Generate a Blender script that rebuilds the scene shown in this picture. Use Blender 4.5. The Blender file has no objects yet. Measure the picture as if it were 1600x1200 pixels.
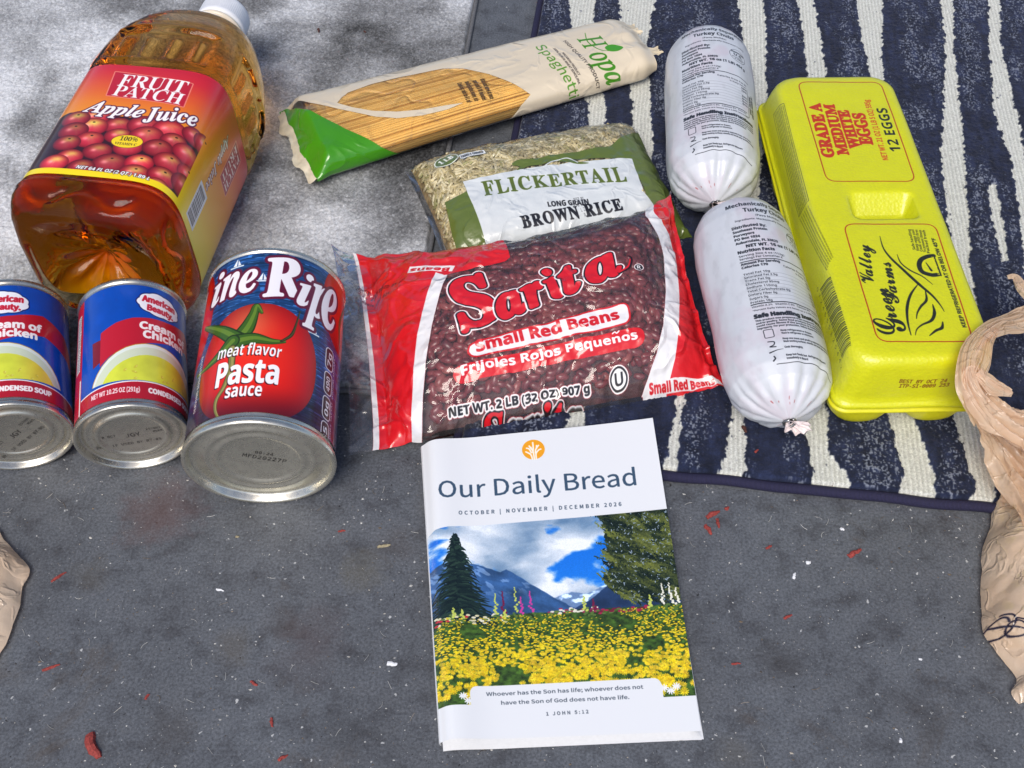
import bpy, math, os, random
import numpy as np
from mathutils import Matrix, Vector, Euler

random.seed(7)
RS = np.random.RandomState(11)
SC = bpy.context.scene
COL = SC.collection
PI = math.pi

# ------------------------------------------------------------------ camera, sky, sun, exposure
FPX, PITCH, HC = 1700.0, math.radians(52), 560.0          # focal length in photo px, depression, height (mm)
CY = -HC / math.tan(PITCH)
cam = bpy.data.cameras.new('camera'); cam_o = bpy.data.objects.new('camera', cam); COL.objects.link(cam_o)
cam.sensor_width = 36; cam.lens = FPX / 1600 * 36; cam.clip_start = 0.02; cam.clip_end = 200
cam_o.location = (0, CY / 1000, HC / 1000); cam_o.rotation_euler = (PI / 2 - PITCH, 0, 0)
SC.camera = cam_o
SUN_DIR = Vector((-0.16, -0.60, 0.78)).normalized()
W = bpy.data.worlds.new('World'); SC.world = W; W.use_nodes = True
nt = W.node_tree; bg = nt.nodes['Background']
sky = nt.nodes.new('ShaderNodeTexSky'); sky.sky_type = 'NISHITA'; sky.sun_disc = False; sky.air_density = 0.7; sky.dust_density = 2.0; sky.ozone_density = 1.0
sky.sun_elevation = math.asin(SUN_DIR.z); sky.sun_rotation = math.atan2(SUN_DIR.x, SUN_DIR.y)
nt.links.new(sky.outputs[0], bg.inputs[0]); bg.inputs[1].default_value = 0.135
sl = bpy.data.lights.new('sun', 'SUN'); sl.energy = 2.2; sl.angle = math.radians(30); sl.color = (1, 0.93, 0.84)
so = bpy.data.objects.new('sun', sl); COL.objects.link(so); so.rotation_euler = SUN_DIR.to_track_quat('Z', 'Y').to_euler()
SC.view_settings.view_transform = 'Standard'; SC.view_settings.look = 'None'
SC.view_settings.exposure = 0.27; SC.view_settings.gamma = 1
SC.render.engine = 'CYCLES'
SC.cycles.transparent_max_bounces = 24; SC.cycles.max_bounces = 14; SC.cycles.transmission_bounces = 12

# ------------------------------------------------------------------ projection helpers (mm)
def proj(Q):
    Q = np.asarray(Q, float); x = Q[..., 0]; y = Q[..., 1] - CY; z = Q[..., 2] - HC
    c, s = math.cos(PITCH), math.sin(PITCH); d = y * c - z * s; u = y * s + z * c
    return np.stack([800 + FPX * x / d, 600 - FPX * u / d], -1)
def G(px, py, z=0.0):
    a = (px - 800) / FPX; b = -(py - 600) / FPX; c, s = math.cos(PITCH), math.sin(PITCH)
    t = (z - HC) / (-s + b * c)
    return np.array([a * t, CY + (c + b * s) * t, z])

# ------------------------------------------------------------------ noise
_tabs = {}
def vn(x, y, seed=0):
    if seed not in _tabs: _tabs[seed] = np.random.RandomState(1000 + seed).rand(256, 256)
    T = _tabs[seed]; x = np.asarray(x, float); y = np.asarray(y, float)
    xi = np.floor(x).astype(int); yi = np.floor(y).astype(int); fx = x - xi; fy = y - yi
    fx = fx * fx * (3 - 2 * fx); fy = fy * fy * (3 - 2 * fy)
    a = T[xi & 255, yi & 255]; b = T[(xi + 1) & 255, yi & 255]; c = T[xi & 255, (yi + 1) & 255]; d = T[(xi + 1) & 255, (yi + 1) & 255]
    return (a * (1 - fx) + b * fx) * (1 - fy) + (c * (1 - fx) + d * fx) * fy
def fbm(x, y, o=4, seed=0):
    t = 0; a = 1; n = 0
    for i in range(o):
        t = t + a * vn(x * 2 ** i, y * 2 ** i, seed + i); n += a; a *= 0.5
    return t / n
def tn(x, y, seed=0):
    # flat triangular facets with sharp folds between them, like crushed film
    vn(0., 0., seed); T = _tabs[seed]; x = np.asarray(x, float); y = np.asarray(y, float); s = (x + y) * .366; X = x + s; Y = y + s
    i = np.floor(X).astype(int); j = np.floor(Y).astype(int); fx, fy = X - i, Y - j; a = T[i & 255, j & 255]; d = T[(i + 1) & 255, (j + 1) & 255]; b = T[(i + 1) & 255, j & 255]; c = T[i & 255, (j + 1) & 255]
    return np.where(fx > fy, a * (1 - fx) + b * (fx - fy) + d * fy, a * (1 - fy) + c * (fy - fx) + d * fx)
def sstep(a, b, x):
    t = np.clip((x - a) / (b - a), 0, 1); return t * t * (3 - 2 * t)
def creases(x, y, seed=0, n=6, lo=20., hi=70., warp=6.):
    r = np.random.RandomState(seed + 77); t = 0
    wx = x + warp * (vn(x / 25, y / 25, seed) - .5) * 2; wy = y + warp * (vn(x / 25, y / 25, seed + 1) - .5) * 2
    for i in range(n):
        a = r.rand() * 2 * PI; L = lo + (hi - lo) * r.rand(); ph = r.rand()
        q = (wx * math.cos(a) + wy * math.sin(a)) / L + ph; q = np.abs(q - np.floor(q) - .5) * 2
        t = t + (q - .5) * L / hi * (vn(x / 45 + i * 9, y / 45, seed + 3) ** 1.5)
    return t / n * 2

# ------------------------------------------------------------------ objects
def thing(name, label, cat, loc=(0, 0, 0), rot=(0, 0, 0), group=None):
    o = bpy.data.objects.new(name, None); COL.objects.link(o); o.empty_display_size = .01
    o.location = [c / 1000 for c in loc]; o.rotation_euler = rot
    o['label'] = label; o['category'] = cat
    if group: o['group'] = group
    return o
def tag(o, label, cat, group=None):
    o['label'] = label; o['category'] = cat
    if group: o['group'] = group
    return o
def link(name, me, mat, parent, V_is_world):
    o = bpy.data.objects.new(name, me); COL.objects.link(o)
    if mat: me.materials.append(mat)
    if parent: o.parent = parent
    return o
def mesh(name, V, F, mat=None, parent=None, uv=None, smooth=True, world=True):
    V = np.asarray(V, float)
    if parent is not None and world: V = V - np.array(parent.location) * 1000
    me = bpy.data.meshes.new(name); me.from_pydata((V / 1000).tolist(), [], [list(map(int, f)) for f in F])
    if uv is not None:
        l = me.uv_layers.new(name='UVMap'); vi = np.empty(len(me.loops), int); me.loops.foreach_get('vertex_index', vi)
        l.data.foreach_set('uv', np.asarray(uv, np.float32)[vi].ravel())
    if smooth: me.polygons.foreach_set('use_smooth', [True] * len(me.polygons))
    me.update()
    return link(name, me, mat, parent, world)
def gridfaces(nv, nu, wrap=False):
    i = np.arange(nv * nu).reshape(nv, nu)
    if wrap: i = np.concatenate([i, i[:, :1]], 1)
    return np.stack([i[:-1, :-1], i[:-1, 1:], i[1:, 1:], i[1:, :-1]], -1).reshape(-1, 4)
def grid(name, Pm, mat, parent=None, uv=None, wrap=False, world=True, keep=None, flip=False):
    nv, nu = Pm.shape[:2]; F = gridfaces(nv, nu, wrap)
    if keep is not None: F = F[keep.ravel()]
    if flip: F = F[:, ::-1]
    V = Pm.reshape(-1, 3)
    if parent is not None and world: V = V - np.array(parent.location) * 1000
    me = bpy.data.meshes.new(name)
    me.vertices.add(len(V)); me.vertices.foreach_set('co', (V / 1000).astype(np.float32).ravel())
    me.loops.add(F.size); me.loops.foreach_set('vertex_index', F.astype(np.int32).ravel())
    me.polygons.add(len(F)); me.polygons.foreach_set('loop_start', np.arange(0, F.size, 4, dtype=np.int32))
    me.polygons.foreach_set('use_smooth', np.ones(len(F), bool))
    if uv is not None:
        l = me.uv_layers.new(name='UVMap'); l.data.foreach_set('uv', uv.reshape(-1, 2)[F.ravel()].astype(np.float32).ravel())
    me.update(calc_edges=True); me.validate()
    return link(name, me, mat, parent, world)
def lathe(name, prof, mat, parent, n=64, world=False):
    # profile (r, y) turned round the local Y axis
    a = np.linspace(0, 2 * PI, n, endpoint=False); p = np.array(prof, float)
    Pm = np.stack([p[:, None, 0] * np.sin(a), np.repeat(p[:, 1:2], n, 1), p[:, None, 0] * np.cos(a)], -1)
    return grid(name, Pm, mat, parent, wrap=True, world=world, flip=True)
def tube(pts, rad, n=8, closed_ends=True):
    pts = np.array(pts, float); rad = np.broadcast_to(np.array(rad, float), (len(pts),))
    V = []; F = []
    t = np.gradient(pts, axis=0); t /= np.linalg.norm(t, axis=1, keepdims=True) + 1e-9
    up = np.array([0, 0, 1.]) if abs(t[0][2]) < .9 else np.array([1., 0, 0])
    for i in range(len(pts)):
        s = np.cross(t[i], up); s /= np.linalg.norm(s) + 1e-9; w = np.cross(s, t[i]); up = w
        for k in range(n):
            a = 2 * PI * k / n; V.append(pts[i] + rad[i] * (s * math.cos(a) + w * math.sin(a)))
    for i in range(len(pts) - 1):
        for k in range(n): F.append((i * n + k, i * n + (k + 1) % n, (i + 1) * n + (k + 1) % n, (i + 1) * n + k))
    if closed_ends: F.append(tuple(range(n))[::-1]); F.append(tuple(range((len(pts) - 1) * n, len(pts) * n)))
    return V, F

# ------------------------------------------------------------------ fonts
FDIR = bpy.utils.system_resource('DATAFILES', path='fonts')
_fonts = {}
def font(f):
    fn = {'src': 'Noto Sans CJK Regular.woff2', 'math': 'NotoSansMath-Regular.woff2', 'mono': 'DejaVuSansMono.woff2'}.get(f)
    if fn is None: return None
    if fn not in _fonts:
        try: _fonts[fn] = bpy.data.fonts.load(os.path.join(FDIR, fn))
        except Exception: _fonts[fn] = None
    return _fonts[fn]
ALPH = {'serif': (0x1D400, 0x1D7CE), 'italic': (0x1D434, 0), 'bitalic': (0x1D468, 0x1D7CE), 'script': (0x1D4D0, 0), 'bold': (0x1D5D4, 0x1D7EC),
        'boldit': (0x1D63C, 0x1D7EC)}
def conv(s, f):
    if f not in ALPH: return s, f
    up, dg = ALPH[f]; o = ''
    for c in s:
        if 'A' <= c <= 'Z': o += chr(up + ord(c) - 65)
        elif 'a' <= c <= 'z': o += 'ℎ' if (f == 'italic' and c == 'h') else chr(up + 26 + ord(c) - 97)
        elif c.isdigit() and dg: o += chr(dg + int(c))
        else: o += c
    return o, 'math'
_tc = bpy.data.curves.new('type_setter', 'FONT'); _to = bpy.data.objects.new('type_setter', _tc); COL.objects.link(_to)
_bf = _tc.font
_tcache = {}
def raw_tris(body, f, off=0., space=1.):
    b, ff = conv(body, f); fo = font(ff)
    _tc.font = fo if fo else _bf
    _tc.body = b; _tc.offset = off; _tc.space_character = space; _tc.resolution_u = 3; _tc.size = 1
    dg = bpy.context.evaluated_depsgraph_get(); dg.update()
    e = _to.evaluated_get(dg); m = e.to_mesh(); m.calc_loop_triangles()
    V = np.array([v.co[:2] for v in m.vertices]).reshape(-1, 2); T = np.array([t.vertices[:] for t in m.loop_triangles]).reshape(-1, 3)
    e.to_mesh_clear()
    return V, T
def tris(body, f, off=0., space=1.):
    k = (body, f, off, space)
    if k not in _tcache:
        V, T = raw_tris(body, f, off, space)
        kc = ('H', f)
        if kc not in _tcache:
            hv, _ = raw_tris('H', f); _tcache[kc] = max(hv[:, 1].max(), .3)
        _tcache[k] = (V, T, _tcache[kc])
    return _tcache[k]

# ------------------------------------------------------------------ printed surfaces: a small painter for labels, packs and the cover
def hexc(c): return np.array(c, float) / 255.
class Canvas:
    def __init__(s, w, h, ppm, S, base, alpha=1.):
        s.w, s.h, s.ppm, s.S = w, h, ppm, S
        s.nx, s.ny = int(w * ppm), int(h * ppm)
        s.img = np.zeros((s.ny, s.nx, 3)); s.img[:] = hexc(base); s.a = np.full((s.ny, s.nx), float(alpha))
        if S is not None:
            u, v = np.meshgrid(np.linspace(0, w, 70), np.linspace(0, h, 70)); s.gu = np.stack([u, v], -1).reshape(-1, 2)
            A = S(s.gu[:, 0], s.gu[:, 1]); e = .2
            nrm = np.cross(S(s.gu[:, 0] + e, s.gu[:, 1]) - A, S(s.gu[:, 0], s.gu[:, 1] + e) - A)
            s.gp = proj(A); s.gp[(nrm * (np.array([0, CY, HC]) - A)).sum(-1) <= 0] = 1e6
        s.Y, s.X = np.mgrid[0:s.ny, 0:s.nx]; s.U = (s.X + .5) / ppm; s.V = (s.Y + .5) / ppm
    def inv(s, pts):
        out = []
        for p in np.atleast_2d(np.array(pts, float)):
            k = np.argsort(((s.gp - p) ** 2).sum(1))[0]; q = s.gu[k].copy(); best = q.copy(); be = 1e9
            for _ in range(25):
                e = 0.05
                A = proj(s.S(np.array([q[0], q[0] + e, q[0]]), np.array([q[1], q[1], q[1] + e])))
                r = p - A[0]; er = (r ** 2).sum()
                if er < be: be = er; best = q.copy()
                J = np.stack([(A[1] - A[0]) / e, (A[2] - A[0]) / e], 1)
                try: d = np.linalg.solve(J, r)
                except Exception: break
                n = np.linalg.norm(d)
                if n > 8: d *= 8 / n
                q = q + d * .8
                q = np.clip(q, -10, [s.w + 10, s.h + 10])
                if n < .01: break
            out.append(best)
        return np.array(out)
    def pts(s, P, uv): return np.array(P, float) if uv else s.inv(P)
    def put(s, cov, x0, y0, col, al=1., setA=True):
        h, w = cov.shape; X0, Y0 = max(x0, 0), max(y0, 0); X1, Y1 = min(x0 + w, s.nx), min(y0 + h, s.ny)
        if X1 <= X0 or Y1 <= Y0: return
        c = cov[Y0 - y0:Y1 - y0, X0 - x0:X1 - x0] * al
        col = col[Y0:Y1, X0:X1] if (isinstance(col, np.ndarray) and col.ndim == 3) else hexc(col)
        s.img[Y0:Y1, X0:X1] = s.img[Y0:Y1, X0:X1] * (1 - c[..., None]) + col * c[..., None]
        if setA: s.a[Y0:Y1, X0:X1] = np.maximum(s.a[Y0:Y1, X0:X1], c)
    def cov_tris(s, Q, T, ss=3):
        Q = Q * s.ppm; x0 = int(math.floor(Q[:, 0].min())) - 2; y0 = int(math.floor(Q[:, 1].min())) - 2
        w = int(Q[:, 0].max()) + 4 - x0; h = int(Q[:, 1].max()) + 4 - y0
        if w * h > 6e6 or w < 1 or h < 1: return None
        B = np.zeros((h * ss, w * ss), bool); q = (Q - [x0, y0]) * ss
        for t in T:
            a, b, c = q[t[0]], q[t[1]], q[t[2]]
            d = (b[0] - a[0]) * (c[1] - a[1]) - (b[1] - a[1]) * (c[0] - a[0])
            if abs(d) < 1e-9: continue
            X0 = max(int(min(a[0], b[0], c[0]) - .5), 0); X1 = int(max(a[0], b[0], c[0]) + 1.5); Y0 = max(int(min(a[1], b[1], c[1]) - .5), 0); Y1 = int(max(a[1], b[1], c[1]) + 1.5)
            xs = np.arange(X0, X1) + .5; ys = (np.arange(Y0, Y1) + .5)[:, None]
            e0 = ((b[0] - a[0]) * (ys - a[1]) - (b[1] - a[1]) * (xs - a[0])) / d
            e1 = ((c[0] - b[0]) * (ys - b[1]) - (c[1] - b[1]) * (xs - b[0])) / d
            e2 = ((a[0] - c[0]) * (ys - c[1]) - (a[1] - c[1]) * (xs - c[0])) / d
            m = (e0 >= -1e-6) & (e1 >= -1e-6) & (e2 >= -1e-6); sub = B[Y0:Y1, X0:X1]; sub |= m[:sub.shape[0], :sub.shape[1]]
        return B.reshape(h, ss, w, ss).mean((1, 3)), x0, y0
    @staticmethod
    def dilate(c, r):
        if r <= 0: return c
        k = int(math.ceil(r)) + 1; p = np.pad(c, k); o = p.copy()
        for rr in ([r] if r < 2 else [r, r * .6, r * .3]):
            for i in range(16):
                dx = rr * math.cos(i * PI / 8); dy = rr * math.sin(i * PI / 8); ix, iy = math.floor(dx), math.floor(dy); fx, fy = dx - ix, dy - iy
                R = lambda a, b: np.roll(np.roll(p, b, 0), a, 1)
                o = np.maximum(o, (R(ix, iy) * (1 - fx) + R(ix + 1, iy) * fx) * (1 - fy) + (R(ix, iy + 1) * (1 - fx) + R(ix + 1, iy + 1) * fx) * fy)
        return o
    def text(s, body, p0, p1, pt, f='bold', col=(0, 0, 0), outl=(), arc=0., uv=False, fat=0., shear=0., al=1., space=1., grow=0., shadow=None):
        V, T, capH = tris(body, f, 0., space)
        if len(T) == 0: return
        a, b, t = s.pts([p0, p1, pt], uv); x = b - a; n = np.array([-x[1], x[0]]) / np.linalg.norm(x); ht = np.dot(t - a, n)
        X = V[:, 0] + shear * V[:, 1]; X0, X1 = X.min(), X.max(); k = (X - X0) / (X1 - X0)
        yy = V[:, 1] * ht / capH * (1 + grow * (2 * np.abs(k - .5) - .5))
        Q = a + x * k[:, None] + n * (yy + arc * 4 * k * (1 - k))[:, None]
        r = s.cov_tris(Q, T)
        if r is None: return
        c, x0, y0 = r
        if fat: kk = fat * s.ppm; c2 = s.dilate(c, kk); o = (c2.shape[0] - c.shape[0]) // 2; c, x0, y0 = c2, x0 - o, y0 - o
        if shadow:
            dx, dy, sc = shadow; s.put(c, x0 + int(round(dx * s.ppm)), y0 + int(round(dy * s.ppm)), sc, al)
        for (mm, oc) in outl:
            c2 = s.dilate(c, mm * s.ppm); o = (c2.shape[0] - c.shape[0]) // 2; s.put(c2, x0 - o, y0 - o, oc, al)
        s.put(c, x0, y0, col, al)
    def para(s, lines, u, v, dv, cap, col, f='bold', cw=.62, al=1., right=None):
        for i, L in enumerate(lines):
            if L: s.text(L, (u, v - i * dv), (u + max(len(L) * cap * cw, 1), v - i * dv), (u, v - i * dv + cap), f, col, uv=True, al=al)
    def poly(s, P, col, uv=False, al=1., smooth=0, setA=True, rag=0.):
        q = s.pts(P, uv)
        if smooth: q = spline(q, smooth, True)
        if rag:
            m = []
            for i in range(len(q)):
                a, b = q[i], q[(i + 1) % len(q)]; k = max(2, int(np.linalg.norm(b - a) / .8)); m.append(a + (b - a) * np.linspace(0, 1, k, endpoint=False)[:, None])
            q = np.concatenate(m); q = q + (np.stack([fbm(q[:, 0] / 3, q[:, 1] / 3, 3, 5), fbm(q[:, 0] / 3, q[:, 1] / 3, 3, 9)], 1) - .5) * 2 * rag
        q = q * s.ppm; ss = 3
        x0 = max(int(q[:, 0].min()) - 2, 0); y0 = max(int(q[:, 1].min()) - 2, 0); x1 = min(int(q[:, 0].max()) + 3, s.nx); y1 = min(int(q[:, 1].max()) + 3, s.ny)
        if x1 <= x0 or y1 <= y0: return
        w, h = x1 - x0, y1 - y0; p = (q - [x0, y0]) * ss; D = np.zeros((h * ss, w * ss + 1), np.int32)
        ax, ay = p[:, 0], p[:, 1]; bx, by = np.roll(ax, -1), np.roll(ay, -1)
        for i in range(h * ss):
            y = i + .5; m = ((ay <= y) & (by > y)) | ((by <= y) & (ay > y))
            if m.any():
                xc = np.clip(np.round(ax[m] + (y - ay[m]) / (by[m] - ay[m]) * (bx[m] - ax[m])), 0, w * ss).astype(int); np.add.at(D[i], xc, 1)
        B = (np.cumsum(D, 1)[:, :-1] % 2) == 1
        s.put(B.reshape(h, ss, w, ss).mean((1, 3)), x0, y0, col, al, setA)
    def stroke(s, P, wd, col, uv=False, closed=False, al=1., smooth=0, setA=True):
        q = s.pts(P, uv)
        if smooth: q = spline(q, smooth, closed)
        q = q * s.ppm; n = len(q); ws = np.broadcast_to(np.array(wd, float), (n,)) if np.ndim(wd) == 0 or len(wd) == n else np.interp(np.linspace(0, 1, n), np.linspace(0, 1, len(wd)), wd)
        ws = ws * s.ppm / 2; k = int(ws.max()) + 3
        x0 = int(q[:, 0].min()) - k; y0 = int(q[:, 1].min()) - k; w = int(q[:, 0].max()) + k - x0 + 1; h = int(q[:, 1].max()) + k - y0 + 1
        if w * h > 8e6: return
        C = np.zeros((h, w)); idx = list(range(n - 1)) + ([n - 1] if closed else [])
        for i in idx:
            a, b = q[i] - [x0, y0], q[(i + 1) % n] - [x0, y0]; ra, rb = ws[i], ws[(i + 1) % n]; m = max(ra, rb) + 2
            X0 = max(int(min(a[0], b[0]) - m), 0); X1 = int(max(a[0], b[0]) + m) + 1; Y0 = max(int(min(a[1], b[1]) - m), 0); Y1 = int(max(a[1], b[1]) + m) + 1
            xs = np.arange(X0, min(X1, w)) + .5; ys = (np.arange(Y0, min(Y1, h)) + .5)[:, None]
            d = b - a; L = (d ** 2).sum() + 1e-9; t = np.clip(((xs - a[0]) * d[0] + (ys - a[1]) * d[1]) / L, 0, 1)
            D = np.hypot(xs - a[0] - t * d[0], ys - a[1] - t * d[1]); c = np.clip(ra + (rb - ra) * t - D + .5, 0, 1)
            sub = C[Y0:Y0 + len(ys), X0:X0 + len(xs)]; np.maximum(sub, c, out=sub)
        s.put(C, x0, y0, col, al, setA)
    def ell(s, c, rx, ry, col, rot=0., uv=True, al=1., n=40):
        c = s.pts([c], uv)[0]; t = np.linspace(0, 2 * PI, n, endpoint=False); x, y = rx * np.cos(t), ry * np.sin(t)
        s.poly(np.stack([c[0] + x * math.cos(rot) - y * math.sin(rot), c[1] + x * math.sin(rot) + y * math.cos(rot)], 1), col, True, al)
    def rrect(s, P, rad, wd, col, uv=False, fill=None):
        q = s.pts(P, uv); o = []
        for i in range(4):
            p, a, b = q[i], q[i - 1], q[(i + 1) % 4]; da = (a - p) / np.linalg.norm(a - p); db = (b - p) / np.linalg.norm(b - p)
            for t in np.linspace(0, 1, 7): o.append((1 - t) ** 2 * (p + da * rad) + 2 * t * (1 - t) * p + t * t * (p + db * rad))
        if fill is not None: s.poly(o, fill, True)
        if wd: s.stroke(o, wd, col, True, True)
    def image(s, name):
        im = bpy.data.images.new(name, s.nx, s.ny, alpha=True); im.alpha_mode = 'CHANNEL_PACKED'
        A = np.concatenate([np.clip(s.img, 0, 1), np.clip(s.a, 0, 1)[..., None]], -1).astype(np.float32)
        im.pixels.foreach_set(A.ravel()); im.update(); im.pack()
        return im
def spline(q, k=6, closed=False):
    q = np.array(q, float); n = len(q); o = []
    for i in range(n if closed else n - 1):
        g = (lambda j: q[j % n]) if closed else (lambda j: q[min(max(j, 0), n - 1)])
        a, b, c, d = g(i - 1), g(i), g(i + 1), g(i + 2)
        for t in np.linspace(0, 1, k, endpoint=False): o.append(.5 * (2 * b + (c - a) * t + (2 * a - 5 * b + 4 * c - d) * t * t + (3 * b - a - 3 * c + d) * t ** 3))
    if not closed: o.append(q[-1])
    return np.array(o)

# ------------------------------------------------------------------ materials
def srgb(c): 
    c = np.array(c, float) / 255; return tuple(np.where(c <= .04045, c / 12.92, ((c + .055) / 1.055) ** 2.4)) + (1,)
class Mat:
    def __init__(s, name):
        s.m = bpy.data.materials.new(name); s.m.use_nodes = True; s.t = s.m.node_tree; s.p = s.t.nodes['Principled BSDF']; s.out = s.t.nodes['Material Output']
    def n(s, ty, **k):
        x = s.t.nodes.new(ty)
        for a, b in k.items():
            if a in x.inputs.keys(): x.inputs[a].default_value = b
            else: setattr(x, a, b)
        return x
    def l(s, a, b): s.t.links.new(a, b)
    def set(s, **k):
        for a, b in k.items(): s.p.inputs[a.replace('_', ' ')].default_value = b
        return s
    def noise(s, scale, detail=3, rough=.5, coord='Object'):
        tc = s.n('ShaderNodeTexCoord'); x = s.n('ShaderNodeTexNoise', Scale=scale, Detail=detail, Roughness=rough); s.l(tc.outputs[coord], x.inputs['Vector']); return x
    def ramp(s, fac, stops):
        r = s.n('ShaderNodeValToRGB'); e = r.color_ramp.elements
        while len(e) < len(stops): e.new(.5)
        for i, (p, c) in enumerate(stops): e[i].position = p; e[i].color = c if len(c) == 4 else tuple(c) + (1,)
        s.l(fac, r.inputs[0]); return r
    def bump(s, h, strength=.3, dist=.001, prev=None):
        b = s.n('ShaderNodeBump', Strength=strength, Distance=dist); s.l(h, b.inputs['Height'])
        if prev: s.l(prev.outputs[0], b.inputs['Normal'])
        s.l(b.outputs[0], s.p.inputs['Normal']); return b
    def mix(s, a, b, fac, ty='MIX'):
        x = s.n('ShaderNodeMix', data_type='RGBA', blend_type=ty)
        for v, i in ((fac, 0), (a, 6), (b, 7)):
            if hasattr(v, 'node'): s.l(v, x.inputs[i])
            else: x.inputs[i].default_value = v
        return x.outputs[2]
def plain(name, col, rough=.5, metal=0., scale=300, amp=.12, bs=.15, bd=.0005, **k):
    m = Mat(name); m.set(Roughness=rough, Metallic=metal, **k); x = m.noise(scale, 4)
    c = srgb(col); r = m.ramp(x.outputs[0], [(.3, tuple(v * (1 - amp) for v in c[:3])), (.7, tuple(min(v * (1 + amp), 1) for v in c[:3]))])
    m.l(r.outputs[0], m.p.inputs['Base Color'])
    if bs: m.bump(x.outputs[0], bs, bd)
    return m.m
def printed(name, im, rough=.35, bump=.08, bscale=120, bd=.001, coat=0., metal=0., spec=.5):
    m = Mat(name); m.set(Roughness=rough, Metallic=metal); m.p.inputs['Specular IOR Level'].default_value = spec
    if coat: m.p.inputs['Coat Weight'].default_value = coat; m.p.inputs['Coat Roughness'].default_value = .12
    t = m.n('ShaderNodeTexImage'); t.image = im; t.interpolation = 'Cubic'; t.extension = 'EXTEND'
    m.l(t.outputs[0], m.p.inputs['Base Color']); x = m.noise(bscale, 3)
    if bump: m.bump(x.outputs[0], bump, bd)
    return m.m
def film(name, im=None, rough=.12, bscale=60, bd=.004, bump=.35, clear=(1, 1, 1), gloss=1.0, ridge=0., haze=.02):
    # clear plastic film; where the picture has alpha it carries opaque ink
    m = Mat(name); m.set(Roughness=.28); m.p.inputs['Coat Weight'].default_value = .6; m.p.inputs['Coat Roughness'].default_value = .1
    x = m.noise(bscale, 3, .45); b = m.bump(x.outputs[0], bump, bd)
    if ridge:
        y = m.noise(bscale * .55, 2, .4); y.inputs['Distortion'].default_value = .8; r = m.ramp(y.outputs[0], [(.43, (0, 0, 0)), (.5, (1, 1, 1)), (.57, (0, 0, 0))]); b = m.bump(r.outputs[0], ridge, bd * .5, b)
    tr = m.n('ShaderNodeBsdfTransparent', Color=tuple(clear) + (1,)); gl = m.n('ShaderNodeBsdfGlossy', Roughness=rough, Color=(1, 1, 1, 1)); m.l(b.outputs[0], gl.inputs['Normal'])
    fr = m.n('ShaderNodeFresnel', IOR=1.5); m.l(b.outputs[0], fr.inputs['Normal'])
    mu = m.n('ShaderNodeMath', operation='MULTIPLY'); m.l(fr.outputs[0], mu.inputs[0]); mu.inputs[1].default_value = gloss; mu.use_clamp = True
    mx = m.n('ShaderNodeMixShader'); m.l(mu.outputs[0], mx.inputs[0]); df = m.n('ShaderNodeBsdfDiffuse', Color=(.8, .8, .85, 1)); mh = m.n('ShaderNodeMixShader', Fac=haze); m.l(tr.outputs[0], mh.inputs[1]); m.l(df.outputs[0], mh.inputs[2]); m.l(mh.outputs[0], mx.inputs[1]); m.l(gl.outputs[0], mx.inputs[2])
    if im is None: m.l(mx.outputs[0], m.out.inputs[0]); return m.m
    t = m.n('ShaderNodeTexImage'); t.image = im; t.interpolation = 'Cubic'; t.extension = 'EXTEND'
    m.l(b.outputs[0], m.p.inputs['Coat Normal']); m.l(t.outputs[0], m.p.inputs['Base Color']); m2 = m.n('ShaderNodeMixShader')
    m.l(t.outputs[1], m2.inputs[0]); m.l(mx.outputs[0], m2.inputs[1]); m.l(m.p.outputs[0], m2.inputs[2]); m.l(m2.outputs[0], m.out.inputs[0])
    return m.m
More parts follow.
